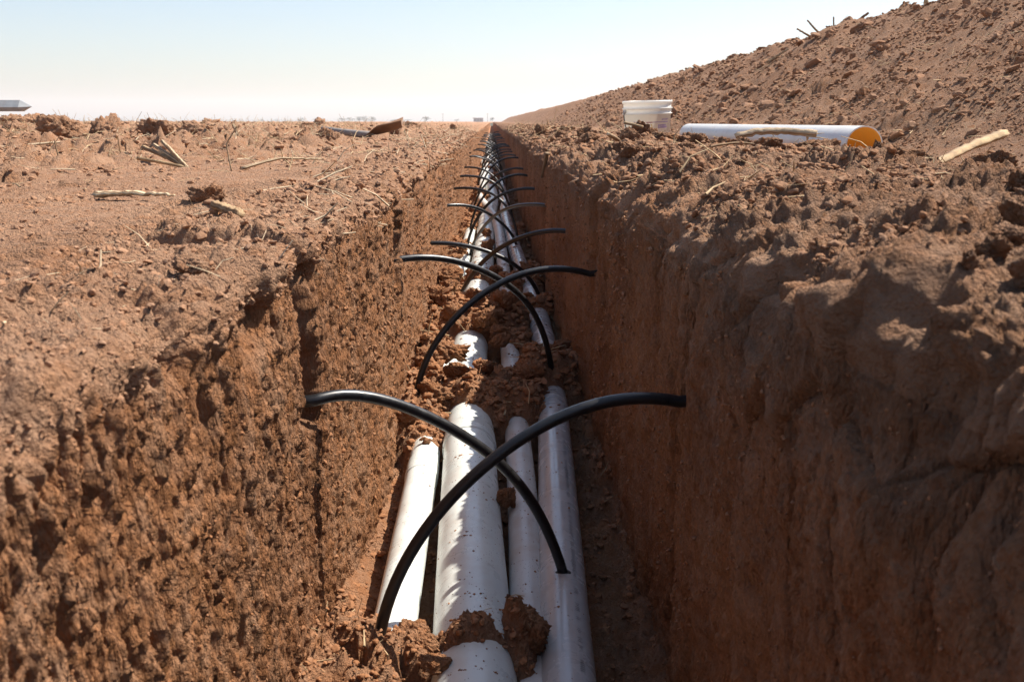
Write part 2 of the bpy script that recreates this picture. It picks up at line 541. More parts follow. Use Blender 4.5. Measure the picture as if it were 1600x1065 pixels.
wd = wd - np.clip(per((yy + warp) * 48, ss * 26, 135) - .2, 0, 1) * .022 + lumps((yy + warp) * 42, ss * 26, 136, .4) * .006 - .045 * (1 - sst(0, .055, np.abs(per((yy + warp) * 4.5, ss * .9, 138)))) * sst(.0, .3, per(yy * 2, ss * 2, 146))
# the upper wall: broken smeared slabs with ledges between them
f1, f2, ide = wor((yy + warp) * 7 + ss * 2.5, ss * 4.0 - yy * 1.2, 137)
slab = (ide - .5) * .026 - .012 * (1 - sst(.0, .06, f2 - f1)) - .014 * (1 - sst(0, .07, np.abs(per((yy + warp) * 5.5, ss * 3.2 - yy, 139))))
ud = slab + .016 * fbm((yy + warp) * 5, ss * 5, 140, 5, .6) + .0035 * per(yy * 46, ss * 30, 143) + .006 * lumps(yy * 24, ss * 24, 144, .4)
upw = sst(-.24, -.02, zr - .04 * wr + .07 * per(yy * 2.2, ss * 2, 145)) 
tmod = .2 + .95 * sst(-.35, .35, per(yy * 2.4, ss * 2.4, 158))
top = .022 * fbm(yy * 5, ss * 5, 150, 4, .55) + .024 * lumps(yy * 6.5, ss * 6.5, 151, .35) + tmod * .018 * lumps(yy * 14, ss * 14, 152, .5) + tmod * .013 * lumps(yy * 34, ss * 34, 153, .8) + .005 * lumps(yy * 75, ss * 75, 154, .8) + .003 * per(yy * 120, ss * 120, 155)
topw = sst(.35, .80, nzr + .25 * per(yy * 5, ss * 4, 156))
disp = (1 - upw) * wd + upw * (1 - topw) * (ud + .5 * wd) + topw * top
disp = disp + panels(Y, SR, 9) * (1 - topw) - slots_depth(Y, zr, SR, 18, .02, .075, .14)
# the broken crust near the camera: a raised slab with ragged lit edge, and a step in the near wall
for (by, bs, br, ba) in ((.84, .98, .07, .035), (.66, .80, .10, .03), (1.12, .93, .05, -.03)):
    disp = disp + ba * np.exp(-1.2 * ((yy - by) ** 2 + (ss - bs) ** 2) / br ** 2)
disp = disp - .018 * sst(.56, .64, yy) * (1 - sst(.70, .72, yy)) * (1 - topw)
PR = np.stack([xr + bendR * .6 + disp * nxr, yy, zr + disp * nzr], -1)
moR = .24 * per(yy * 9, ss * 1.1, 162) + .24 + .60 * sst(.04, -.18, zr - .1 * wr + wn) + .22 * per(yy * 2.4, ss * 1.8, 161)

t = np.concatenate([np.linspace(0, .64, 221)[1:], .64 + np.geomspace(.01, 3.0, 34)])[None].astype(f32)


def heap_z(X, y):
    base = .045 + .02 * per(X * 1.1, y * 1.1, 170)
    hc = (1.48 + .10 * per(y * .33, y * 0, 171) + .05 * per(y * 1.1, y * 0 + 3, 172)) * (1 - .16 * sst(9, 45, y))
    xf = 2.25 + .16 * per(y * .55, y * 0 + 9, 173)
    z1 = (X - xf) * (.60 + .03 * per(y * .5, y * 0 + 2, 174)); z2 = (9.0 - X) * .52
    h = smin(smin(z1, hc + 0 * X, .30), z2, .4)
    h = -smin(-h, 0 * X, .14)
    return base + h, sst(0.0, .25, h)


def heap_full(X, y):
    b, on = heap_z(X, y)
    sx = X * 1.16
    run = per(sx * .8 + y * .5, y * 2.4 - sx * .5, 175)
    z = b + on * (.045 * fbm(sx * 1.3, y * 1.3, 176, 3) + .035 * run)
    z = z + (.35 + .65 * on) * (.065 * lumps(sx * 3.2, y * 3.2, 180, .22) + .015 * lumps(sx * 9, y * 9, 181, .4) + .012 * lumps(sx * 21, y * 21, 182, .8) + .008 * lumps(sx * 45, y * 45, 183, .8))
    return z


XH = 1.0 + t * (YP + .4) + 0 * Y
YH = Y + 0 * XH
zH = heap_full(XH, YH)
edge = PR[:, -1, 2:3]
k = sst(0.05, .85, XH - 1.0)
zH = edge * (1 - k) + zH * k + (1 - k) * sst(0, .06, XH - 1) * (.03 * lumps(XH * 7, YH * 7, 190, .5) + .018 * lumps(XH * 15, YH * 15, 191, .6) + .008 * lumps(XH * 34, YH * 34, 192, .8))
XH2 = XH + (PR[:, -1, 0:1] - 1.0) * np.exp(-(XH - 1.0) * 6)
PH = np.stack([XH2, YH, zH], -1)
moH = .30 + .22 * per(XH * 1.2, YH * 1.2, 193) + .10 * per(XH * 5, YH * 5, 194)
NSH = int(NWR * .56)
toneR = 1.48 - .72 * sst(-.16, .10, zr - .04 * wr + .07 * per(yy * 4, ss * 4, 163) + .03 * per(yy * 14, ss * 14, 164))  # shaded wall colour raised in place of fill light, easing into darker dug soil
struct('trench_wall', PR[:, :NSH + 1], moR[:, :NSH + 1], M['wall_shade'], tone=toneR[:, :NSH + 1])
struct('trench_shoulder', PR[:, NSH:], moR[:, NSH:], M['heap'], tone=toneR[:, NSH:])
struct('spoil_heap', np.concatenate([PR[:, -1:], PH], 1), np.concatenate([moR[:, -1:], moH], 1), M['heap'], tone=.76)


def nearest(P, x, y):
    r = int(np.argmin(np.abs(P[:, 0, 1] - y))); c = int(np.argmin(np.abs(P[r, :, 0] - x)))
    return float(P[r, c, 2])


def ground_z(x, y):
    if x < -.6: return nearest(PF, x, y)
    if x < 0: return nearest(PL[:, NWL // 2:], x, y)
    if x < 1.0: return nearest(PR[:, NSH - 20:], x, y)
    return nearest(PH, x, y)


# ---- trench floor with the soil that has fallen over the pipes
MOUNDS = [  # x, y, rx, ry, top
    (-.27, 1.48, .20, .32, -.625), (-.19, 1.62, .10, .12, -.655), (-.135, 1.60, .07, .09, -.65), (-.04, 1.625, .12, .075, -.625), (.045, 1.66, .06, .16, -.655), (-.29, 1.80, .06, .12, -.70),
    (-.06, 3.23, .24, .27, -.600), (-.24, 3.05, .13, .30, -.655), (-.23, 3.35, .14, .35, -.61), (.10, 3.26, .12, .25, -.625), (.20, 3.60, .20, .28, -.600), (.04, 3.5, .08, .15, -.66),
    (-.13, 4.53, .24, .46, -.560), (.04, 4.60, .16, .36, -.585), (-.25, 4.2, .09, .4, -.66), (.23, 4.98, .14, .17, -.635), (.12, 4.3, .07, .5, -.68),
    (-.06, 5.75, .22, .16, -.625), (-.25, 5.6, .10, .8, -.655), (.12, 5.7, .1, .2, -.64), (.23, 6.0, .12, .35, -.645), (-.24, 7.4, .10, .9, -.67), (-.04, 7.05, .07, .10, -.63), (-.05, 7.9, .06, .1, -.63),
    (-.22, 9.6, .12, 1.0, -.67), (.22, 8.6, .10, .6, -.66)]
for i in range(26):
    MOUNDS.append((random.uniform(-.25, .25), 10.5 + i * 1.35 + random.uniform(-.4, .4), random.uniform(.1, .2), random.uniform(.2, .6), random.uniform(-.69, -.61)))
frows = np.exp(np.arange(math.log(.9), math.log(60), .0062)); frows = np.concatenate([np.linspace(-4, .85, 14), frows, np.exp(np.arange(math.log(61), math.log(250), .05))])
FX = np.linspace(-.37, .40, 118)[None].astype(f32); FY = frows[:, None].astype(f32)
FX, FY = FX + 0 * FY, FY + 0 * FX
zb = -.805 + .012 * fbm(FX * 6, FY * 6, 200, 3)
wx = .35 * fbm(FX * 9, FY * 9, 210, 3)
mask = np.zeros_like(zb)
zf = zb.copy()
for i, (mx, my, rx, ry, tp) in enumerate(MOUNDS):
    d2 = ((FX - mx) / rx) ** 2 + ((FY - my) / ry) ** 2
    d = np.sqrt(d2) * (1 + wx)
    hh = -.82 + (tp + .82) * (1 - sst(.25, 1.12, d))
    mask = np.maximum(mask, 1 - sst(.7, 1.25, d))
    zf = np.maximum(zf, hh)
side = sst(.24, .36, np.abs(FX))
zf = zf + side * .05
rough = .35 + .65 * np.maximum(mask, sst(.20, .30, FX))
zf = zf + rough * (.020 * fbm(FX * 9, FY * 9, 220, 3) + .042 * (lumps(FX * 9, FY * 9, 224, .6) - .3) + .022 * lumps(FX * 19, FY * 19, 225, .7) + .010 * lumps(FX * 42, FY * 42, 226, .8) + .004 * lumps(FX * 90, FY * 90, 227, .8))
PFL = np.stack([FX, FY, zf], -1)
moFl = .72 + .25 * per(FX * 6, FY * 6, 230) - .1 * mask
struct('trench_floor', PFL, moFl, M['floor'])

# ---- ground to the horizon, a hair below the modelled banks, open where the trench runs
v = [(-4000, -400, -.12), (-.9, -400, -.12), (-.9, 252, -.12), (-4000, 252, -.12), (1.2, -400, -.12), (4000, -400, -.12), (4000, 252, -.12), (1.2, 252, -.12),
     (-4000, 4000, -.12), (4000, 4000, -.12)]
me = mesh_np('ground', v, [(0, 1, 2, 3), (4, 5, 6, 7)], None)
bm = bmesh.new(); bm.from_mesh(me); bm.verts.ensure_lookup_table()
bm.faces.new([bm.verts[i] for i in (3, 2, 7, 6, 9, 8)]); bm.to_mesh(me); bm.free()
attr(me, 'moist', np.full(10, .2)); attr(me, 'tone', np.ones(10))
o = link('ground', me, M['field']); o['kind'] = 'structure'


# ------------------------------------------------------------------ clods
def clod_mesh(name, sub, seed, sq=(1, .85, .7), rough=.3):
    bm = bmesh.new(); bmesh.ops.create_icosphere(bm, subdivisions=sub, radius=1)
    V = np.array([v.co[:] for v in bm.verts]); F = np.array([[v.index for v in f.verts] for f in bm.faces]); bm.free()
    r = np.random.default_rng(seed)
    # cut a few flat break faces, then roughen
    R = np.ones(len(V))
    for _ in range(9):
        n = r.normal(size=3); n /= np.linalg.norm(n); c = r.uniform(.55, .9)
        d = V @ n
        R = np.minimum(R, np.where(d > 1e-3, c / np.maximum(d, 1e-3), 9))
    V = V * np.minimum(R, 1)[:, None]
    o1, o2 = r.uniform(0, 50, 2)
    nz = rough * (.5 * per(V[:, 0] * 1.7 + V[:, 2] + o1, V[:, 1] * 1.7 - V[:, 2] * .8 + o2, seed) + .32 * per(V[:, 0] * 4 + V[:, 2] * 2.2 + o2, V[:, 1] * 4 + V[:, 2] * 3 + o1, seed + 1)
                  + .18 * per(V[:, 0] * 9 + V[:, 2] * 5 + o2, V[:, 1] * 9 - V[:, 2] * 7 + o1, seed + 2))
    if sub >= 4:
        nz = nz + rough * .10 * per(V[:, 0] * 33 + V[:, 2] * 21 + o2, V[:, 1] * 33 - V[:, 2] * 17, seed + 4) + rough * .16 * per(V[:, 0] * 19 + V[:, 2] * 11 + o2, V[:, 1] * 19 - V[:, 2] * 13 + o1, seed + 3)
    V = V * (1 + nz)[:, None] * np.array(sq) * r.uniform(.85, 1.15, 3)
    return mesh_np(name, V, None, F, smooth=sub >= 3)


def scatter(name, pts, scl, variants, mat, label_kind='stuff', flat=.8):
    """many small crumbs as instances on points"""
    n = len(pts)
    me = bpy.data.meshes.new(name); me.vertices.add(n); me.vertices.foreach_set('co', np.asarray(pts, f32).ravel())
    a = me.attributes.new('scl', 'FLOAT_VECTOR', 'POINT')
    sv = scl[:, None] * np.stack([rng.uniform(.8, 1.25, n), rng.uniform(.8, 1.25, n), rng.uniform(flat * .8, flat * 1.2, n)], 1)
    a.data.foreach_set('vector', sv.astype(f32).ravel())
    a = me.attributes.new('rot', 'FLOAT_VECTOR', 'POINT')
    a.data.foreach_set('vector', np.stack([rng.uniform(-.6, .6, n), rng.uniform(-.6, .6, n), rng.uniform(0, 6.28, n)], 1).astype(f32).ravel())
    a = me.attributes.new('pick', 'INT', 'POINT'); a.data.foreach_set('value', rng.integers(0, len(variants), n).astype(np.int32))
    o = link(name, me); o['kind'] = label_kind
    me.materials.append(mat)
    c = bpy.data.collections.new(name + ' shapes')
    for i, vm in enumerate(variants):
        vv = vm.copy(); vv.materials.clear(); vv.materials.append(mat)
        c.objects.link(bpy.data.objects.new('crumb', vv))
    ng = bpy.data.node_groups.new(name, 'GeometryNodeTree')
    ng.interface.new_socket(name='Geometry', in_out='INPUT', socket_type='NodeSocketGeometry')
    ng.interface.new_socket(name='Geometry', in_out='OUTPUT', socket_type='NodeSocketGeometry')
    N = ng.nodes; L = ng.links
    gi = N.new('NodeGroupInput'); go = N.new('NodeGroupOutput'); ip = N.new('GeometryNodeInstanceOnPoints'); ci = N.new('GeometryNodeCollectionInfo')
    ci.inputs['Collection'].default_value = c; ci.inputs['Separate Children'].default_value = True; ci.inputs['Reset Children'].default_value = True
    ip.inputs['Pick Instance'].default_value = True

    def named(nm, ty):
        k = N.new('GeometryNodeInputNamedAttribute'); k.data_type = ty; k.inputs['Name'].default_value = nm
        return k.outputs['Attribute']
    e2r = N.new('FunctionNodeEulerToRotation'); L.new(named('rot', 'FLOAT_VECTOR'), e2r.inputs[0])
    L.new(gi.outputs[0], ip.inputs['Points']); L.new(ci.outputs[0], ip.inputs['Instance']); L.new(named('pick', 'INT'), ip.inputs['Instance Index'])
    L.new(e2r.outputs[0], ip.inputs['Rotation']); L.new(named('scl', 'FLOAT_VECTOR'), ip.inputs['Scale']); L.new(ip.outputs[0], go.inputs[0])
    md = o.modifiers.new('scatter', 'NODES'); md.node_group = ng
    return o


small = [clod_mesh('crumb', 2, 300 + i, rough=.55) for i in range(8)]
fine = [clod_mesh('crumb', 3, 320 + i, rough=.6) for i in range(6)]
BIG = [clod_mesh('clod', 5, 340 + i, (1, .8, .68), .6) for i in range(8)]


def pick(P, n, wfun):
    f = P.reshape(-1, 3); w = wfun(f[:, 0], f[:, 1], f[:, 2]).astype(float); w /= w.sum()
    p = f[rng.choice(len(f), n, p=w)].copy()
    p[:, :2] += rng.normal(size=(n, 2)) * .002
    return p


def sizes(p, lo, hi, smn=.002, smx=.05):
    px = np.maximum(p[:, 1], .5) * .00100
    return np.clip(px * np.exp(rng.uniform(math.log(lo), math.log(hi), len(p))), smn, smx)


inview = lambda x, y: ((y > .5) & (y < 45) & (np.abs(x) < .7 * y + .4))
p = pick(PF, 17000, lambda x, y, z: inview(x, y) * (y > .6) * (.5 + sst(-1.0, -2.2, x) + sst(3.5, 6, y)) * (.15 + sst(-.2, .5, per(x * 2.6, y * 2.6, 412))))
scatter('soil_crumbs', p, sizes(p, .7, 5.0, smx=.035), small, M['clod_dry'])
p = pick(PL[:, 255:], 9000, lambda x, y, z: (y > .5) * (y < 20) * (z > .0))
scatter('soil_crumbs', p, sizes(p, .7, 6.0, smx=.018), small, M['clod_dry'])
p = pick(PH, 40000, lambda x, y, z: inview(x, y) * (y > 1.2) * (.35 + sst(1.9, 2.6, x)) * (x < 6.5) * (.35 + sst(-.3, .4, per(x * 1.9, y * 1.9, 411))))
scatter('soil_crumbs', p, np.where(rng.random(40000) < .05, 2.8, 1) * sizes(p, .45, 3.2, smx=.045), small, M['clod_heap'])
p = pick(PR[:, NSH:], 17000, lambda x, y, z: (y > .45) * (y < 25) * (x > .36) * (x < .9 * y + .3) * sst(.02, .1, z) * (.12 + sst(-.2, .5, per(x * 3.3, y * 3.3, 410))))
scatter('soil_crumbs', p, sizes(p, .6, 6.5, smx=.03), fine, M['clod_heap'])
p = pick(PR[:, 60:NSH], 4500, lambda x, y, z: (y > .55) * (y < 9) * (.1 + sst(-.3, .5, per(y * 5, z * 3, 420))))
scatter('soil_crumbs', p, sizes(p, .7, 3.2, .0012, .007), fine, M['clod_wall'], flat=1.3)
p = pick(PL[:, 60:NSL], 3200, lambda x, y, z: (y > .55) * (y < 9) * (.1 + sst(-.3, .5, per(y * 6, z * 3, 421))))
scatter('soil_crumbs', p, sizes(p, .7, 3.2, .0012, .006), fine, M['clod_damp'], flat=1.5)
p = pick(PFL[14:], 14000, lambda x, y, z: (y > 1.2) * (y < 20) * (.22 + sst(-.74, -.68, z)))
scatter('soil_crumbs', p, sizes(p, 1.0, 6.0, smx=.03), fine, M['clod_damp'])


def clod(x, y, s, mat, label, group, z=None, sink=.35, rz=None, i=None, cat='clod', st=(1, 1, 1)):
    me = BIG[random.randrange(8) if i is None else i].copy(); me.transform(Matrix.Diagonal((s * st[0], s * st[1], s * st[2], 1)))
    if z is None: z = ground_z(x, y)
    o = link('soil_clod', me, {M['clod_dry']: M['clod_dry_big'], M['clod_heap']: M['clod_heap_big']}.get(mat, M['clod_damp_big']))
    o.location = (x, y, z + s * .6 * (1 - sink * 1.6))
    o.rotation_euler = (random.uniform(-.4, .4), random.uniform(-.4, .4), random.uniform(0, 6.28) if rz is None else rz)
    return tag(o, label, cat, group)


GF = 'loose clods on the left field'
i_ = 0
for (x, y, s) in [(-3.35, 8.0, .19), (-3.05, 8.15, .22), (-2.72, 8.3, .15), (-2.95, 8.9, .16), (-2.6, 9.1, .16), (-3.6, 9.0, .16), (-3.9, 8.4, .14),
                  (-3.6, 7.3, .08), (-4.2, 7.8, .1), (-4.9, 9.5, .14), (-5.2, 10.2, .12), (-2.3, 8.6, .08), (-2.05, 9.6, .10), (-1.9, 10.4, .1), (-1.45, 9.4, .09), (-1.62, 9.7, .11), (-3.3, 11, .14), (-3.9, 12, .15),
                  (-1.2, 12.5, .1), (-2.3, 13, .12), (-5.5, 13, .18), (-4.4, 15, .16), (-2.9, 16, .13), (-7, 15, .2), (-8, 18, .2), (-3.6, 20, .16), (-1.6, 19, .12), (-6, 22, .22), (-2, 26, .2), (-.9, 24, .13), (-4.5, 27, .2)]:
    i_ += 1
    if i_ < 8:
        clod(x, y, s, M['clod_dry'], 'rough brown clod in the cluster by the left field skyline behind the fan of stalks', GF)
    elif x > -2.4 and y < 12:
        clod(x, y, s, M['clod_dry'], 'dark brown clod lying by the shaft of the shovel on the left field', GF)
    elif y < 13.5:
        clod(x, y, s, M['clod_dry'], 'low brown clod half buried in straw toward the left edge of the field', GF)
    else:
        clod(x, y, s, M['clod_dry'], 'small distant clod breaking the skyline of the left field', GF)
clod(-.615, 2.17, .040, M['clod_dry'], 'angular grey-brown clod just behind the cut straw stub on the left bank', None, i=3, sink=.2)
clod(-.37, 1.22, .022, M['clod_dry'], 'rounded clod beside the dark hollow on the near left lip', None, i=1, sink=.4)
GR = 'clods along the right trench shoulder'
lab = 'crumbly brown clod on the ridge of soil along the right trench edge'
for (x, y, s) in [(.62, 4.6, .06), (.72, 4.9, .07), (.80, 4.7, .055), (.90, 5.0, .06), (.55, 4.2, .05), (.98, 4.75, .05), (1.06, 4.3, .05), (.84, 4.1, .045), (.50, 3.6, .04), (.66, 3.4, .04), (.95, 3.5, .04),
                  (1.12, 3.4, .05), (.75, 2.7, .03), (.9, 2.4, .03), (1.22, 3.9, .05), (.55, 5.6, .06), (.6, 6.6, .07), (.5, 7.4, .06), (.62, 8.8, .08), (.5, 10, .08), (1.05, 5.4, .05), (.72, 1.35, .025), (.66, 1.2, .03), (.58, 1.05, .022), (.63, 1.0, .03), (.69, 1.12, .024), (.75, 1.22, .03), (.60, .92, .024), (.67, .98, .02)]:
    clod(x, y, s, M['clod_heap'], 'small blurred clod on the near right shoulder above the shaded wall' if y < 1.5 else 'crumbly brown clod on the right shoulder between the thick pale stalk and the trench' if y < 3.0
         else 'brown clod on the right shoulder below the white pipe with the orange mouth' if y < 4.0 else 'dark brown clod on the soil ridge just below the white bucket' if y < 5.2 else 'small clod along the far right edge of the trench beyond the bucket', GR, sink=.25)
for (x, y, s) in [(.40, .74, .016), (.44, .78, .022), (.47, .74, .014), (.43, .84, .02), (.50, .83, .026), (.47, .90, .016), (.55, .90, .02), (.52, .97, .024), (.42, .69, .012), (.46, .68, .015), (.39, .80, .011), (.92, 4.9, .055), (1.0, 5.0, .065), (1.12, 5.0, .06), (.80, 5.2, .055), (.70, 5.2, .06), (1.2, 4.7, .05), (1.14, 3.5, .035), (1.24, 3.55, .03), (1.38, 3.6, .045), (1.47, 3.7, .05), (1.82, 3.62, .075), (1.66, 3.45, .05)]:
    clod(x, y, s, M['clod_heap'], 'blurred sunlit crumb of soil on the broken near edge of the right wall' if y < 1.3 else 'crumbly clod on the ridge in front of the bucket and the orange pipe mouth', GR, sink=.2)
clod(1.20, 3.12, .042, M['clod_heap'], 'upright lump of soil in front of the orange pipe mouth', None, i=2, sink=.05, st=(.6, .7, 1.3))
clod(1.34, 3.20, .06, M['clod_heap'], 'largest lump of soil below the orange pipe mouth', None, i=5, sink=.15)
clod(1.44, 2.62, .035, M['clod_heap'], 'flat dark stone-like clod on the ledge at the right edge', None, i=6, sink=.3, st=(1.6, 1, .6))
GB = 'damp clods on the trench floor'
lab = 'damp red-brown clod lying on the soil between the trench pipes'
for (x, y, z, s) in [(-.13, 1.60, -.67, .03), (-.10, 1.54, -.67, .026), (-.21, 1.53, -.67, .028), (-.15, 1.68, -.69, .03), (-.25, 1.64, -.68, .03), (-.19, 1.45, -.67, .02), (-.24, 1.5, -.67, .018), (-.255, 2.92, -.64, .045), (-.19, 3.12, -.64, .06), (-.12, 3.28, -.60, .05), (-.02, 3.35, -.6, .04),
                     (.14, 3.4, -.64, .05), (-.24, 3.45, -.60, .06), (-.16, 3.62, -.62, .07), (.03, 3.95, -.64, .045), (-.02, 4.2, -.6, .06), (.02, 4.05, -.63, .05), (-.18, 4.3, -.6, .06), (-.08, 4.45, -.56, .06), (.06, 4.5, -.57, .06), (-.25, 4.6, -.58, .07),
                     (.16, 3.75, -.64, .05), (.27, 3.8, -.64, .05), (-.22, 5.0, -.6, .06), (-.24, 5.5, -.62, .07), (.02, 5.75, -.62, .05), (.2, 5.9, -.63, .05), (-.25, 6.3, -.63, .06), (-.03, 7.05, -.63, .055), (-.05, 7.9, -.63, .05), (-.22, 7.1, -.64, .06)]:
    clod(x, y, s, M['clod_damp'], 'damp crumbly clod in the soil around the foot of the nearest black tube' if y < 1.8 else 'damp clod in the soil burying the pipes between the first and second pairs of tubes' if y < 4.0
         else 'damp clod in the soil burying the pipes behind the second pair of tubes' if y < 5.2 else 'small damp clod resting on the pipes beyond the third pair of tubes', GB, z=z, sink=.3)
clod(.037, 2.36, .030, M['clod_damp'], 'damp clod wedged between the widest pipe and its narrower neighbour', None, z=-.70, i=4, sink=0, st=(.8, 1.3, 1.2))
clod(.06, 1.66, .05, M['clod_damp'], 'large cracked block of damp soil wedged left of the grey pipe', None, z=-.70, i=7, sink=0, st=(.75, 1.5, 1.1))


# ------------------------------------------------------------------ pipes in the trench
def pipe_path(keys, y0, y1):
    k = np.array(keys, float); y = np.concatenate([np.arange(y0, min(12, y1), .08), np.arange(12, y1, .4)])
    xs = np.interp(y, k[:, 0], k[:, 1]); zs = np.interp(y, k[:, 0], k[:, 2])
    for _ in range(4):
        xs[1:-1] = (xs[:-2] + 2 * xs[1:-1] + xs[2:]) / 4; zs[1:-1] = (zs[:-2] + 2 * zs[1:-1] + zs[2:]) / 4
    return np.stack([xs, y, zs], 1)


PIPES = {}


def trench_pipe(key, keys, r, y1, mat, label, couplings, mat2=None):
    root = empty('pvc_pipe', (keys[0][1], keys[0][0], keys[0][2] - r))
    tag(root, label, 'pipe', 'white pvc pipes laid along the trench')
    off = np.array(root.location)
    P = pipe_path(keys, keys[0][0], y1); PIPES[key] = (P, r)
    MB().tube(P - off, r, 44 if r > .06 else 36).build('barrel', mat, root)
    for c in couplings:
        ys = c + np.array([-.062, -.060, -.052, -.050, -.034, -.032, -.020, -.018, .05, .052, .06])
        rr = r * np.array([1.0, 1.045, 1.045, 1.03, 1.03, 1.05, 1.05, 1.035, 1.035, 1.02, 1.0])
        pp = np.stack([np.interp(ys, P[:, 1], P[:, 0]), ys, np.interp(ys, P[:, 1], P[:, 2])], 1)
        MB().tube(pp - off, rr + .0006, 44, False).build('coupling', mat2 or mat, root)
    return root


far = lambda x, z, w, s: [(y, x + w * math.sin(y * .9 + s) + w * math.sin(y * .37 + 2 * s), z + .012 * math.sin(y * .7 + s)) for y in range(12, 48, 2)]
trench_pipe('left', [(.7, -.195, -.752), (1.9, -.199, -.748), (2.8, -.203, -.745), (3.4, -.215, -.74), (5, -.215, -.74), (8, -.20, -.74), (11, -.19, -.74)] + far(-.17, -.73, .03, 1), .0445, 46, M['pvc'],
            'thin sunlit white pipe lying along the left side of the trench floor', [2.72, 3.62, 7.9], M['pvc'])
trench_pipe('big', [(.7, -.015, -.725), (1.6, -.036, -.725), (1.9, -.045, -.725), (2.5, -.062, -.725), (3.1, -.076, -.722), (3.7, -.095, -.72), (4.1, -.10, -.72), (5.3, -.085, -.72), (6.0, -.075, -.72), (8, -.055, -.72), (10, -.05, -.72)] + far(-.03, -.72, .03, 2), .077, 46, M['pvc'],
            'widest white pipe running down the middle of the trench', [2.90, 6.55, 9.0])
trench_pipe('third', [(.7, .06, -.745), (2.0, .074, -.745), (2.4, .078, -.74), (2.9, .079, -.735), (3.6, .075, -.73), (4.3, .075, -.725), (5.2, .078, -.72), (6.5, .075, -.70), (8.2, .062, -.67), (9.2, .04, -.64), (10.2, -.04, -.62), (11.4, -.13, -.62), (12.2, -.15, -.64)] + far(-.12, -.68, .02, 3)[1:], .040, 46, M['pvc_tan'],
            'narrow dusty white pipe between the widest pipe and the grey pipe, bending left farther on', [6.75, 8.9, 10.4])
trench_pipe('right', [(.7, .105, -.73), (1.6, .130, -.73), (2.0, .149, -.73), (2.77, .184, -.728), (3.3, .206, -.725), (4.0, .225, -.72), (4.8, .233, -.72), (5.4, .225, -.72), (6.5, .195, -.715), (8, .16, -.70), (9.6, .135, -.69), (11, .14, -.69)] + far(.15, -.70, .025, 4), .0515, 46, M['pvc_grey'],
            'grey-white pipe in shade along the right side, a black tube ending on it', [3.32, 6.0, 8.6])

for key, num in (('big', 520), ('third', 330), ('right', 130), ('left', 70)):
    P, r = PIPES[key]
    yv = np.exp(rng.uniform(math.log(1.45), math.log(8), num)); a = np.radians(rng.normal(92 if key != 'third' else 75, 24, num))
    yv = yv + .05 * np.sin(yv * 23)
    pp = np.stack([np.interp(yv, P[:, 1], P[:, 0]) + r * np.cos(a), yv, np.interp(yv, P[:, 1], P[:, 2]) + r * np.sin(a)], 1)
    scatter('soil_crumbs', pp, np.exp(rng.normal(math.log(.0014), .5, num)) * np.maximum(1, yv * .45), small, M['clod_damp'])

# faint printed line along the grey pipe (too small to read in the photograph: rows of fine strokes)
P, r = PIPES['right']
root = [o for o in bpy.data.objects if o.name.startswith('pvc_pipe')][-1]
mb = MB()
ang = math.radians(62)
yk = 1.55
while yk < 2.85:
    if not (1.86 < yk < 1.9):
        for q in range(random.randint(2, 5)):
            y0 = yk + q * .0065
            cx = np.interp(y0, P[:, 1], P[:, 0]); cz = np.interp(y0, P[:, 1], P[:, 2])
            hgt = random.choice((.010, .010, .006))
            aa = [ang + d / r for d in (-hgt / 2, 0, hgt / 2)]
            V = []
            for a in aa:
                for dy in (0, .0017):
                    V.append((cx + (r + .0007) * math.cos(a), y0 + dy, cz + (r + .0007) * math.sin(a)))
            mb.add(np.array(V) - np.array(root.location), [(0, 1, 3, 2), (2, 3, 5, 4)])
    yk += random.choice((.022, .028, .034, .05))
o = mb.build('printed_lettering', M['print'], root); o['kind'] = 'stuff'

# offcut beside the widest pipe
oc = MB()
th = np.linspace(0, 2 * np.pi, 20, endpoint=False)
for (ra, rb, sgn) in ((.0135, .0135, 1), (.0105, .0105, -1)):
    V = np.concatenate([np.stack([ra * np.cos(th), 0 * th - .035, ra * np.sin(th)], 1), np.stack([rb * np.cos(th), 0 * th + .035, rb * np.sin(th)], 1)])
    q = [(j, (j + 1) % 20, 20 + (j + 1) % 20, 20 + j)[::sgn] for j in range(20)]
    oc.add(V, q)
V = np.concatenate([np.stack([ra_ * np.cos(th), 0 * th + e, ra_ * np.sin(th)], 1) for e in (-.035, .035) for ra_ in (.0135, .0105)])
oc.add(V, [(j, (j + 1) % 20, 20 + (j + 1) % 20, 20 + j) for j in range(20)] + [(40 + j, 60 + j, 60 + (j + 1) % 20, 40 + (j + 1) % 20) for j in range(20)])
o = oc.build('pipe_offcut', M['pvc'])
o.location = (-.155, 3.52, -.628); o.rotation_euler = (.25, 0, -.55)
tag(o, 'short white tube offcut lying on soil left of the widest pipe', 'pipe offcut')


# ------------------------------------------------------------------ black drip tubes
def bez(P, n=34):
    P = np.array(P, float); t = np.linspace(0, 1, n)[:, None]
    return (1 - t) ** 3 * P[0] + 3 * (1 - t) ** 2 * t * P[1] + 3 * (1 - t) * t * t * P[2] + t ** 3 * P[3]


ORD = ['nearest', 'second', 'third', 'fourth', 'fifth', 'sixth', 'seventh', 'eighth', 'ninth', 'tenth', 'eleventh', 'twelfth', 'thirteenth', 'fourteenth']
GT = 'black drip tubes arching out of the trench walls'


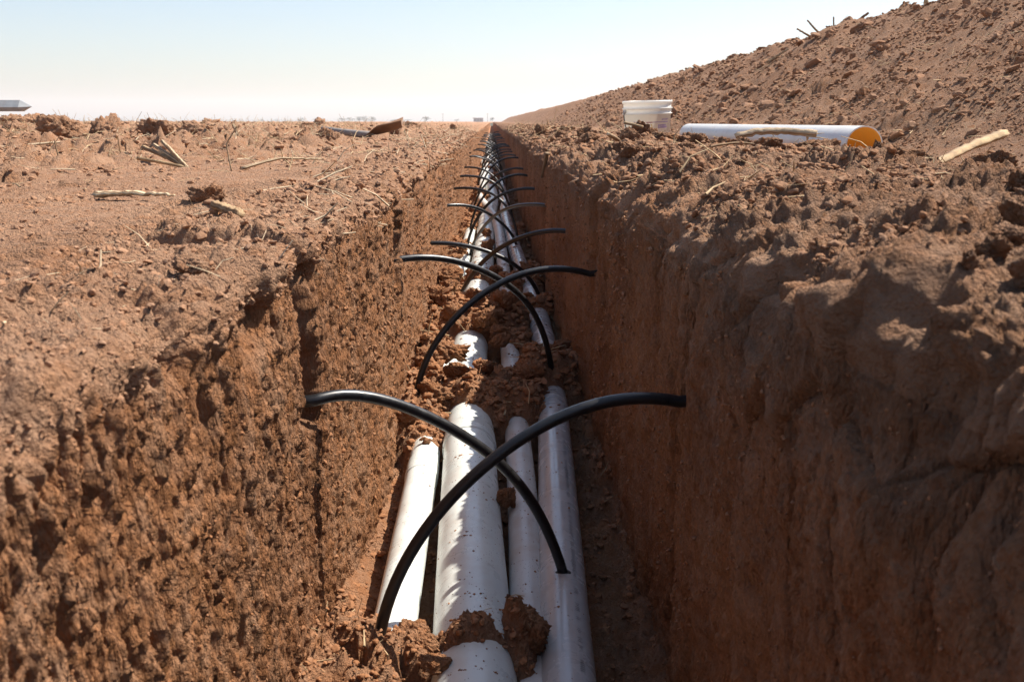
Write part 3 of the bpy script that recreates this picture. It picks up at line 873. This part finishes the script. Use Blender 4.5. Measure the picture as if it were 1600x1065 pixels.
def drip_tube(side, i, P, r=.0108, wob=.004):
    P = np.array(P, float)
    inward = 1 if side == 'left' else -1
    c = bez(P)
    pre = np.stack([P[0] - inward * np.array([d, 0, .012 * d / .1]) for d in (.20, .11, .05)])
    c = np.concatenate([pre, c])
    n = len(c); t = np.linspace(0, 1, n)
    ph = random.uniform(0, 6)
    c[:, 0] += wob * np.sin(t * 7 + ph) * np.sin(t * np.pi); c[:, 2] += wob * np.sin(t * 9 + ph * 2) * np.sin(t * np.pi)
    o = MB().tube(c - P[0], r, 14).build('drip_tube', M['tube'])
    o.location = P[0]
    if i < 14:
        end = 'ending in the grey pipe' if side == 'left' and i == 0 else ('plunging into soil beside the thin white pipe' if side == 'right' and i == 0 else 'arching down over the pipes')
        lb = f'{ORD[i]} black tube along the trench coming out of the {"sunlit left" if side == "left" else "shaded right"} wall, {end}'
        lb = ' '.join(lb.split()[:16])
    else:
        lb = f'small black tube far along the trench arching from the {"sunlit left" if side == "left" else "shaded right"} wall'
    tag(o, lb, 'tube', GT)
    return o


L4 = [[(-.31, 1.697, -.239), (-.223, 1.766, -.226), (.053, 1.883, -.337), (.146, 1.929, -.683)],
      [(-.31, 3.12, -.187), (-.05, 3.237, -.161), (.182, 3.435, -.32), (.218, 3.513, -.67)],
      [(-.31, 4.975, -.354), (.05, 5.00, -.345), (.225, 5.05, -.53), (.255, 5.095, -.69)],
      [(-.31, 6.88, -.322), (-.026, 7.042, -.306), (.158, 7.313, -.538), (.187, 7.421, -.68)]]
R4 = [[(.33, 1.681, -.242), (.057, 1.657, -.18), (-.225, 1.617, -.474), (-.206, 1.6, -.74)],
      [(.33, 3.319, -.262), (-.004, 3.267, -.152), (-.293, 3.177, -.492), (-.245, 3.142, -.72)],
      [(.33, 4.336, -.226), (.009, 4.521, -.204), (-.179, 4.832, -.599), (-.208, 4.956, -.72)],
      [(.33, 5.899, -.243), (.045, 6.328, -.227), (-.132, 7.045, -.521), (-.16, 7.332, -.72)]]
for i, y in enumerate(SL):
    if i < 4:
        o = drip_tube('left', i, L4[i])
    else:
        j = lambda s: random.uniform(-s, s)
        z0 = {4: -.305, 5: -.26, 6: -.271, 7: -.245}.get(i, -.26 + j(.03)); dy = j(.3)
        o = drip_tube('left', i, [(-.31, y, z0), (-.05 + j(.04), y + dy * .3, z0 + .045 + j(.015)), (.16 + j(.03), y + dy * .8, -.40 + j(.05)), (.19 + j(.02), y + dy, -.69)])
    if i == 0:
        e = Vector(L4[0][3]) - Vector(L4[0][0])
        g = MB().tube(np.array([e + Vector((0, 0, -.004)), e + Vector((0, 0, .002)), e + Vector((0, 0, .004))]), [.0165, .0165, .0125], 20).build('grommet', M['grommet'], o)
for i, y in enumerate(SR):
    if i < 4:
        drip_tube('right', i, R4[i])
    else:
        j = lambda s: random.uniform(-s, s)
        z0 = {4: -.243, 5: -.229, 6: -.232, 7: -.185, 8: -.223}.get(i, -.23 + j(.03)); dy = .3 + j(.4)
        drip_tube('right', i, [(.33, y, z0), (.03 + j(.04), y + dy * .35, z0 + .06 + j(.02)), (-.18 + j(.03), y + dy * .85, -.48 + j(.06)), (-.2 + j(.02), y + dy, -.72)])

# ------------------------------------------------------------------ bucket and big pipe on the right bank
BX, BY = .925, 6.0
bz = .012
bk = empty('bucket', (BX, BY, bz), (math.radians(.6), math.radians(-2.2), math.radians(25)))
bk.scale = (.94, .94, .94)
tag(bk, 'open white plastic bucket with wire handle on the right bank', 'bucket')
R0, R1, H = .131, .150, .372
rad = lambda z: R0 + (R1 - R0) * z / H
prof = [(0, .004), (R0 - .01, 0), (R0, .006), (rad(.286), .286), (rad(.286) + .009, .288), (rad(.286) + .009, .294), (rad(.294), .296), (rad(.318), .318), (rad(.318) + .009, .320), (rad(.318) + .009, .326), (rad(.326), .328),
        (rad(.352), .352), (rad(.352) + .006, .354), (rad(.352) + .007, .366), (rad(.352) + .003, .370), (rad(.352) - .003, .370), (rad(.352) - .003, .30), (R0 - .004, .012), (0, .010)]
MB().lathe(prof, 64).build('shell', M['bucket'], bk)
mb = MB()


def on_bucket(a, z, o=.0008):
    rr = rad(z) + o
    return (rr * math.cos(a), rr * math.sin(a), z)


# the bucket faces the camera with its -y side (local angle measured from there)
def face_ang(u):         # u in metres along the wall, 0 = middle as seen from the trench
    return -math.pi / 2 - math.radians(25) - math.radians(9) + u / .142


def patch(mb, u0, u1, z0, z1, n=8, o=.0008):
    V = []
    for q in range(n + 1):
        a = face_ang(u0 + (u1 - u0) * q / n)
        V += [on_bucket(a, z0 + 0 * q, o), on_bucket(a, z1, o)]
    mb.add(V, [(2 * q, 2 * q + 2, 2 * q + 3, 2 * q + 1) for q in range(n)])


mb = MB(); patch(mb, -.005, .032, .238, .243); mb.build('printed_band', M['red'], bk)
mb = MB(); patch(mb, .033, .150, .2395, .243); patch(mb, -.09, -.032, .245, .2462)
for q in range(9):
    u = .095 + q * .0062; patch(mb, u, u + .0045, .252 + (q % 3) * .001, .262 - (q % 2) * .003, 1)
for row, zz in enumerate((.205, .217)):
    u = .070
    while u < .135:
        w = random.uniform(.004, .009); patch(mb, u, u + w, zz, zz + .009, 1); u += w + .003
o = mb.build('printed_lettering', M['purple'], bk); o['kind'] = 'stuff'
mb = MB(); ring = []
for q in range(19):                      # the yellow ring, open at the top
    th_ = math.radians(125 + 290 * q / 18)
    for rr in (.0135, .0180):
        ring.append(on_bucket(face_ang(.014 + rr * math.cos(th_)), .216 + rr * math.sin(th_)))
mb.add(ring, [(2 * q, 2 * q + 1, 2 * q + 3, 2 * q + 2) for q in range(18)])
mb.build('printed_emblem', M['yellow'], bk)
mb = MB()
aL, aR = face_ang(-.142 * 1.12), face_ang(-.142 * 1.12) + math.pi
hp = []
eL, eR = np.array(on_bucket(aL, .306, .012)), np.array(on_bucket(aR, .306, .012))
side_v = np.array([math.cos(face_ang(0)), math.sin(face_ang(0)), 0])
for q in range(25):
    tq = math.pi * q / 24
    c = (eL + eR) / 2 + (eL - eR) / 2 * math.cos(tq) * 1.0
    hp.append(c + side_v * .155 * math.sin(tq) ** .8 + np.array([0, 0, -.20 * math.sin(tq) ** .9]))
MB().tube(hp, .0032, 8).build('handle', M['wire'], bk)
for e in (aL, aR):
    c = np.array(on_bucket(e, .306, .004)); d = np.array([math.cos(e), math.sin(e), 0])
    MB().tube([c - d * .004, c + d * .010, c + d * .012], [.012, .012, .009], 14).build('handle_ear', M['bucket'], bk)

# big pipe with orange lining
bp = empty('large_pipe', (1.96, 5.30, .022), (0, 0, 0))
tag(bp, 'large white pipe with orange lining lying at the foot of the spoil heap', 'pipe')
Rp = .098
th = np.linspace(0, 2 * np.pi, 72, endpoint=False)


def hollow(r, y0, y1, flip, n=24):
    ys = np.linspace(y0, y1, n)
    V = np.concatenate([np.stack([r * np.cos(th), 0 * th + y, Rp + r * np.sin(th)], 1) for y in ys])
    Q = [(i * 72 + j, i * 72 + (j + 1) % 72, (i + 1) * 72 + (j + 1) % 72, (i + 1) * 72 + j) for i in range(n - 1) for j in range(72)]
    return V, np.array(Q)[:, ::-1] if flip else np.array(Q)


mb = MB(); mb.add(*hollow(Rp, 0, 4.75, False))
for y_, fl in ((0, 1), (4.75, 0)):
    V = np.concatenate([np.stack([r_ * np.cos(th), 0 * th + y_, Rp + r_ * np.sin(th)], 1) for r_ in (Rp, Rp - .0065)])
    Q = np.array([(j, (j + 1) % 72, 72 + (j + 1) % 72, 72 + j) for j in range(72)]); mb.add(V, Q[:, ::-1] if fl else Q)
mb.build('pipe_shell', M['big_pipe'], bp)
MB().add(*hollow(Rp - .0065, .001, 4.75, True)).build('orange_lining', M['orange'], bp)


# ------------------------------------------------------------------ stalks
def stalk(pts, r0, r1, mat, name='corn_stalk', parent=None, flat=.75, nodes=3, split=False, sides=15):
    pts = np.array(pts, float); n = 22
    d = np.concatenate([[0], np.cumsum(np.linalg.norm(np.diff(pts, axis=0), axis=1))]); s = np.linspace(0, d[-1], n)
    P = np.stack([np.interp(s, d, pts[:, i]) for i in range(3)], 1)
    for _ in range(2): P[1:-1] = (P[:-2] + 2 * P[1:-1] + P[2:]) / 4
    P[1:-1] += rng.normal(size=(n - 2, 3)) * r0 * .07
    rr = np.linspace(r0, r1, n) * (1 + rng.normal(size=n) * .05)
    for k in range(nodes):
        q = int((k + .6) / nodes * n); rr[min(q, n - 1)] *= 1.10
    mb = MB().tube(P, rr, sides, True, flat)
    V = mb.v[-1]; ridge = np.tile(1 + .16 * np.cos(np.arange(sides) * 2.5), n)      # lengthwise ribs
    V[:n * sides] = np.repeat(P, sides, 0) + (V[:n * sides] - np.repeat(P, sides, 0)) * ridge[:, None]
    if split:       # frayed strips at the far end
        for k in range(4):
            a = P[-3] + rng.normal(size=3) * r1 * .5; e = P[-1] + (P[-1] - P[-4]) * rng.uniform(.3, 1.1) + rng.normal(size=3) * r1 * 1.2
            mb.tube([a, (a + e) / 2 + rng.normal(size=3) * r1 * .3, e], [r1 * .35, r1 * .28, r1 * .08], 5, True, .4)
    o = mb.build(name, mat, parent)
    st = np.zeros(mb.n); base_ = rng.random(sides); al = np.interp(np.arange(n), np.arange(0, n, 3), rng.random(len(np.arange(0, n, 3))))
    st[:n * sides] = (.75 * base_[None, :] + .25 * al[:, None]).ravel()
    attr(o.data, 'streak', st)
    return o


for k_ in ('straw', 'straw_pale', 'straw_dark'):
    m_ = M[k_].copy(); m_.name = k_ + ' stalk'; n = m_.node_tree.nodes; l = m_.node_tree.links; b = n['Principled BSDF']
    at = n.new('ShaderNodeAttribute'); at.attribute_name = 'streak'
    src = b.inputs['Base Color'].links[0].from_socket
    l.new(mixc(n, l, ramp(n, l, at.outputs['Fac'], .35, .75), src, (.17, .095, .045)), b.inputs['Base Color'])
    M[k_ + '_stalk'] = m_
M['rust_stalk'] = M['rust']


def g(x, y, dz=0.0): return (x, y, ground_z(x, y) + dz)


bn = empty('stalk_bundle', g(-1.31, 4.32))
tag(bn, 'fan of broken pale corn stalks lying on the left field', 'corn stalks')
o0 = np.array(bn.location)
for (dx, dy, dz, r_, m_) in ((-.36, .3, .115, .016, 'straw'), (-.27, .25, .13, .014, 'straw_pale'), (-.20, .22, .150, .015, 'straw_pale'), (-.15, .15, .125, .013, 'straw_pale'), (-.30, .05, .055, .014, 'straw')):
    stalk([(0.02, 0, .0), (dx * .35, dy * .4, dz * .4 + .005), (dx * .68, dy * .8, dz * .72)], r_ * .55, r_ * .7, M[m_ + '_stalk'], 'stalk', bn, split=False)


def single(pts, r0, r1, mat, label, **k):
    pts = np.array(pts, float); o = stalk(pts - pts[0], r0, r1, M[mat + '_stalk'], **k); o.location = pts[0]
    return tag(o, label, 'corn stalk')


single([g(-.97, 2.50, .014), g(-.86, 2.46, .020), g(-.76, 2.42, .010)], .022, .007, 'straw_pale', 'flat grey-tan strip of stalk lying on the near left field', flat=.35, split=False, nodes=0)
single([g(-.545, 1.98, .010), g(-.485, 1.94, .012)], .0105, .011, 'straw', 'short cut straw stub on the left bank beside the angular clod', nodes=1, flat=.8)
single([(1.06, 4.4, .175), (1.14, 4.4, .198), (1.26, 4.4, .200), (1.40, 4.35, .188)], .018, .020, 'straw_pale', 'broken stalk bridging the ridge in front of the big white pipe', split=True)
single([(1.075, 4.4, .165), (1.08, 4.39, .12), (1.075, 4.37, .06)], .015, .016, 'straw_dark', 'upright stub of stalk under the bridging stalk before the white pipe', nodes=1)
single([(1.32, 3.02, .105), (1.56, 3.32, .150), (1.84, 3.62, .198)], .014, .019, 'straw', 'thick pale stalk with ribbed joints lying near the right edge', split=False, nodes=4)
single([(.475, 4.13, .19), (.53, 4.25, .165)], .009, .010, 'straw_pale', 'small stalk piece on the right lip left of the bucket', nodes=1)
single([(.62, 4.75, .235), (.70, 4.7, .215)], .008, .009, 'straw', 'small tan stalk piece just below the bucket', nodes=1)
single([(.325, 5.95, .06), (.315, 6.0, -.01), (.30, 6.05, -.09)], .014, .006, 'straw_dark', 'pointed brown stalk hanging down the shaded right trench wall')
single([g(.64, 3.5, .0), (.70, 3.5, .135), (.78, 3.5, .160), (.86, 3.55, .168), (.95, 3.6, .16)], .006, .004, 'straw_dark', 'thin curved root along the right shoulder below the bucket', flat=.8)
single([g(-2.9, 6.0, .01), g(-2.6, 6.2, .03), g(-2.45, 6.3, .02)], .010, .008, 'straw_pale', 'bleached stalk lying flat on the middle of the left field')
single([g(-3.95, 7.6, .02), (-3.75, 7.7, ground_z(-3.75, 7.7) + .10)], .02, .022, 'straw', 'orange-tan stalk at the left edge of the photo', nodes=1)
single([g(-1.0, 3.9, .0), g(-1.02, 3.92, .10), g(-.98, 3.95, .17)], .004, .003, 'straw_pale', 'thin upright stem standing right of the fan of corn stalks')
single([g(-.96, 3.9, .01), g(-.84, 4.0, .05), g(-.70, 4.15, .04)], .008, .005, 'straw_pale', 'pale curved stalk lying right of the thin upright stem', split=True)
single([g(-1.95, 8.0, .00), (-2.02, 8.0, ground_z(-2, 8) + .13)], .015, .016, 'straw_pale', 'short pale stump of stalk standing by clods left of the shovel')
# on the heap crest
for i, (x, y, dx, dz, m_, r_, lb) in enumerate([
        (4.62, 14.6, -.30, .16, 'straw_dark', .020, 'lowest of the two stalks leaning left off the heap crest'),
        (4.70, 14.6, -.24, .24, 'straw_dark', .020, 'upper of the two stalks leaning left off the heap crest'),
        (4.85, 14.6, -.02, .26, 'straw_dark', .016, 'short upright stalk between leaning stalks on the heap crest'),
        (4.95, 14.4, .30, .22, 'rust', .028, 'dark stalk leaning right at the heap crest'),
        (4.80, 11.4, -.06, .42, 'straw', .030, 'tall upright stalk standing on the heap crest by the right corner')]):
    z0 = ground_z(x, y) - .03
    single([(x, y, z0), (x + dx * .5, y, z0 + dz * .5), (x + dx, y, z0 + dz)], r_, r_ * .7, m_, lb, nodes=2)
single([(3.9, 13.5, ground_z(3.9, 13.5) + .05), (3.62, 13.5, ground_z(3.62, 13.5) + .07)], .018, .022, 'straw_pale', 'pale chip of stalk on the heap slope above the bucket', nodes=1)


# fine straw litter: too many to count
def litter(name, P0, n, wfun, lmin, lmax, mat):
    p = pick(P0, n, wfun); mb_v = []; mb_q = []; k0 = 0
    for q in range(n):
        y = max(p[q, 1], .6); L = min(.28, y * .001 * math.exp(rng.uniform(math.log(lmin), math.log(lmax)))); w = min(.010, max(.0011, L * rng.uniform(.03, .11)))
        az = rng.uniform(0, 6.283); el = max(-.1, rng.normal(.12, .3)) if rng.random() < .9 else rng.uniform(.5, 1.3)
        d = np.array([math.cos(az) * math.cos(el), math.sin(az) * math.cos(el), math.sin(el)]); sdv = np.cross(d, (0, 0, 1)); sdv /= np.linalg.norm(sdv) + 1e-9; up = np.cross(sdv, d)
        bend = rng.normal(0, .12) * L; sway = rng.normal(0, .10) * L
        for s_ in (-.5, 0, .5):
            c = p[q] + d * s_ * L + up * (bend * (1 - 4 * s_ * s_) * .5) + sdv * sway * (1 - 4 * s_ * s_) + np.array([0, 0, .003 + max(0, math.sin(el)) * L * .42])
            ww = w * (1 - .5 * (s_ + .5))
            mb_v += [c + sdv * ww * .5, c + up * ww * .55, c - sdv * ww * .5]
        for a in (0, 3):
            for b_ in range(3):
                c_ = (b_ + 1) % 3
                mb_q.append((k0 + a + b_, k0 + a + c_, k0 + a + 3 + c_, k0 + a + 3 + b_))
        k0 += 9
    o = link(name, mesh_np(name, np.array(mb_v), np.array(mb_q)), mat)
    o['kind'] = 'stuff'
    return o


wf = lambda x, y, z: inview(x, y) * (y > 1.2) * (.12 + sst(-1.2, -2.5, x) + sst(3.5, 6, y)) * (.25 + (per(x * 1.3, y * 1.3, 400) > .0)) * (.05 + sst(2.0, 5.0, y))
litter('straw_litter', PF, 4200, wf, 4, 26, M['straw'])
litter('straw_litter', PF, 3000, wf, 4, 24, M['straw_pale'])
litter('straw_litter', PF, 1400, wf, 4, 26, M['straw_dark'])
litter('straw_litter', PR[:, NSH:], 380, lambda x, y, z: (y > 1.5) * (y < 25) * (x > .37) * (z > .05), 6, 40, M['straw'])
litter('straw_litter', PH, 900, lambda x, y, z: inview(x, y) * (x < 5.5) * (y > 2), 5, 26, M['straw'])
litter('straw_litter', PL[:, 240:], 300, lambda x, y, z: (y > .9) * (y < 25) * (z > -.03), 6, 46, M['straw_pale'])
litter('straw_litter', PFL[14:], 160, lambda x, y, z: (y > 1.4) * (y < 8) * (z > -.76), 6, 40, M['straw'])

# ------------------------------------------------------------------ shovel on the left field
sx, sy = -1.30, 10.1
sz = ground_z(sx, sy)
sh = empty('shovel', (sx, sy, sz + .02), (0, 0, math.radians(0)))
tag(sh, 'shovel with rusty brown blade and worn grey shaft lying on the left field', 'shovel')
MB().tube([(-.42, .30, .075), (-.2, .15, .05), (.0, 0, .03), (.10, -.04, .03)], [.030, .032, .036, .03], 16).build('shaft', M['handle'], sh)
n1, n2 = 9, 7
V = []
for i in range(n1):
    u = i / (n1 - 1)
    for j in range(n2):
        v_ = j / (n2 - 1) * 2 - 1
        w = .05 + .11 * min(1, u * 2.2) * (1 - .85 * max(0, u - .6) ** 1.3 * 2.2)
        V.append((.06 + .36 * u, -.04 + v_ * w * 1.3, .015 + .035 * u + .085 * abs(v_) ** 1.5 * min(1, u * 3) * (1 - .2 * u) + .05 * u * u + (.03 * (v_ > 0) * u)))
V = np.array(V); Q = grid_quads(n1, n2)
V2 = np.concatenate([V, V - np.array([0, 0, .006])]); Q2 = np.concatenate([Q, Q[:, ::-1] + len(V)])
rim = [i * n2 for i in range(n1)] + [(n1 - 1) * n2 + j for j in range(1, n2)] + [i * n2 + n2 - 1 for i in range(n1 - 2, -1, -1)] + list(range(n2 - 2, 0, -1))
Q2 = np.concatenate([Q2, np.array([(rim[i], rim[(i + 1) % len(rim)], rim[(i + 1) % len(rim)] + len(V), rim[i] + len(V)) for i in range(len(rim))])])
MB().add(V2, Q2).build('blade', M['rust'], sh)

# ------------------------------------------------------------------ pointed steel beam at the left edge, carried by a stand outside the picture
bmz = .42
be = empty('steel_beam', (-7.12, 12, ground_z(-7.3, 12)))
tag(be, 'grey pointed steel beam end reaching in at the left edge above the field', 'beam')
zc = bmz - be.location.z
hexp = [(-.085, -.020), (-.06, -.066), (.06, -.066), (.085, -.020), (.022, .062), (-.022, .062)]
xs = [-.5, 1.655, 1.78]
V = [(x, a, zc + b) for x in xs[:2] for a, b in hexp] + [(xs[2], 0, zc - .012)]
Q = [(j, (j + 1) % 6, 6 + (j + 1) % 6, 6 + j) for j in range(6)]
T = [(6 + j, 6 + (j + 1) % 6, 12) for j in range(6)]
mbm = MB().add(V, Q, T); mbm.t.append(np.array([(0, j + 1, j) for j in range(1, 5)]))
mbm.build('beam', M['steel'], be, smooth=False)
MB().box((-.2, 0, zc / 2 - .05), (.1, .1, zc)).box((-.2, 0, .0), (.5, .5, .06)).build('stand', M['steel'], be, smooth=False)

# ------------------------------------------------------------------ far things on the horizon


def far_tree(x, y, h, w, label):
    r = empty('distant_tree', (x, y, -.12)); tag(r, label, 'tree', 'distant trees on the horizon')
    MB().tube([(0, 0, 0), (.05 * w, 0, h * .35), (0, 0, h * .7)], [h * .04, h * .03, h * .012], 7).tube([(.03 * w, 0, h * .3), (w * .25, .1, h * .6)], [h * .02, h * .008], 5).tube([(.03 * w, 0, h * .35), (-w * .25, .1, h * .65)], [h * .02, h * .008], 5).build('trunk', M['bark'], r)
    mb = MB(); n = 260
    cs = rng.normal(size=(6, 3)) * np.array([w * .24, w * .24, h * .16]) + np.array([0, 0, h * .5])
    for q in range(n):
        c = cs[rng.integers(6)] + rng.normal(size=3) * np.array([w * .13, w * .13, h * .10]); c[2] = min(max(c[2], h * .08), h)
        a = rng.normal(size=3); a /= np.linalg.norm(a); b_ = np.cross(a, rng.normal(size=3)); b_ /= np.linalg.norm(b_); s_ = h * rng.uniform(.03, .07)
        mb.add([c + a * s_, c + b_ * s_ * .7, c - a * s_, c - b_ * s_ * .7], [(0, 1, 2, 3)])
    mb.build('crown', M['leaf'], r, smooth=False)


TREES = (477, 540, 556, 566, 577, 586, 668, 620, 640, 505, 440, 769, 715, 420)
TORD = ORD[:]; TORD[0] = 'first'
for (px, hp, wp, d) in [(477, 6, 9, 1000), (540, 6, 12, 1000), (556, 7, 14, 1050), (566, 8, 16, 1000), (577, 9, 16, 1000), (586, 8.5, 12, 980), (668, 9, 12, 950), (620, 4.5, 12, 1100), (640, 4, 14, 1150), (505, 4, 12, 1100), (440, 4, 12, 1100), (769, 6, 9, 900), (715, 5, 10, 1100), (420, 4, 10, 1100)]:
    x = (px - 768) * d / 1555
    rank = sorted(TREES).index(px)
    far_tree(x, d, hp * d / 1555 + .4, wp * d / 1555, f'hazy grey-green tree on the flat horizon, {TORD[rank]} from the left')
fb = empty('far_building', (-20 * 900 / 1555, 900, -.12)); tag(fb, 'small hazy flat building on the horizon at the end of the trench', 'building')
MB().box((0, 0, 1.5), (8.5, 6, 3)).build('wall', M['far_wall'], fb, False)
MB().box((-.3, 0, 3.2), (9.4, 6.6, .45)).build('roof', M['far_roof'], fb, False)
for q in range(3): MB().box((-2.8 + 2.6 * q, -3.02, 1.6), (1.3, .06, 1.1)).build('window', M['far_roof'], fb, False)
for (px, d, hp) in ((694, 800, 12), (762, 750, 12)):
    po = empty('utility_pole', ((px - 768) * d / 1555, d, -.12)); tag(po, 'thin hazy utility pole on the horizon, ' + ('left' if px < 700 else 'right') + ' of the small flat building', 'pole', 'utility poles on the horizon')
    hh = hp * d / 1555 + .4
    MB().tube([(0, 0, 0), (0, 0, hh)], [.17, .12], 6).build('post', M['bark'], po); MB().box((0, 0, hh * .9), (1.8, .12, .14)).build('crossarm', M['bark'], po, False)
ma = empty('radio_mast', (-440, 900, -.12)); tag(ma, 'thin lattice radio mast faint in the sky at the far left', 'mast')
mh = 55
mb = MB()
legs = [(.45 * math.cos(a), .45 * math.sin(a)) for a in (0, 2.094, 4.189)]
for a, b_ in legs: mb.tube([(a, b_, 0), (a * .5, b_ * .5, mh)], .06, 5)
mb.build('leg', M['steel'], ma)
mb = MB()
for q in range(36):
    for j in range(3):
        a, b_ = legs[j], legs[(j + 1) % 3]; k1 = 1 - .5 * q / 36; k2 = 1 - .5 * (q + 1) / 36
        mb.tube([(a[0] * k1, a[1] * k1, mh * q / 36), (b_[0] * k2, b_[1] * k2, mh * (q + 1) / 36)], .035, 4)
o = mb.build('brace', M['steel'], ma); o['kind'] = 'stuff'

# ------------------------------------------------------------------ air
mb = MB().box((0, 1750, 38), (8200, 4600, 82))
hz = mb.build('haze', None, None, False)
hm = bpy.data.materials.new('haze'); hm.use_nodes = True
n = hm.node_tree.nodes; l = hm.node_tree.links
n.remove(n['Principled BSDF'])
pv = n.new('ShaderNodeVolumePrincipled'); pv.inputs['Density'].default_value = .0003; pv.inputs['Color'].default_value = (.90, .96, 1.0, 1); pv.inputs['Anisotropy'].default_value = .3
l.new(pv.outputs[0], n['Material Output'].inputs['Volume'])
hz.data.materials.append(hm); hz['kind'] = 'stuff'
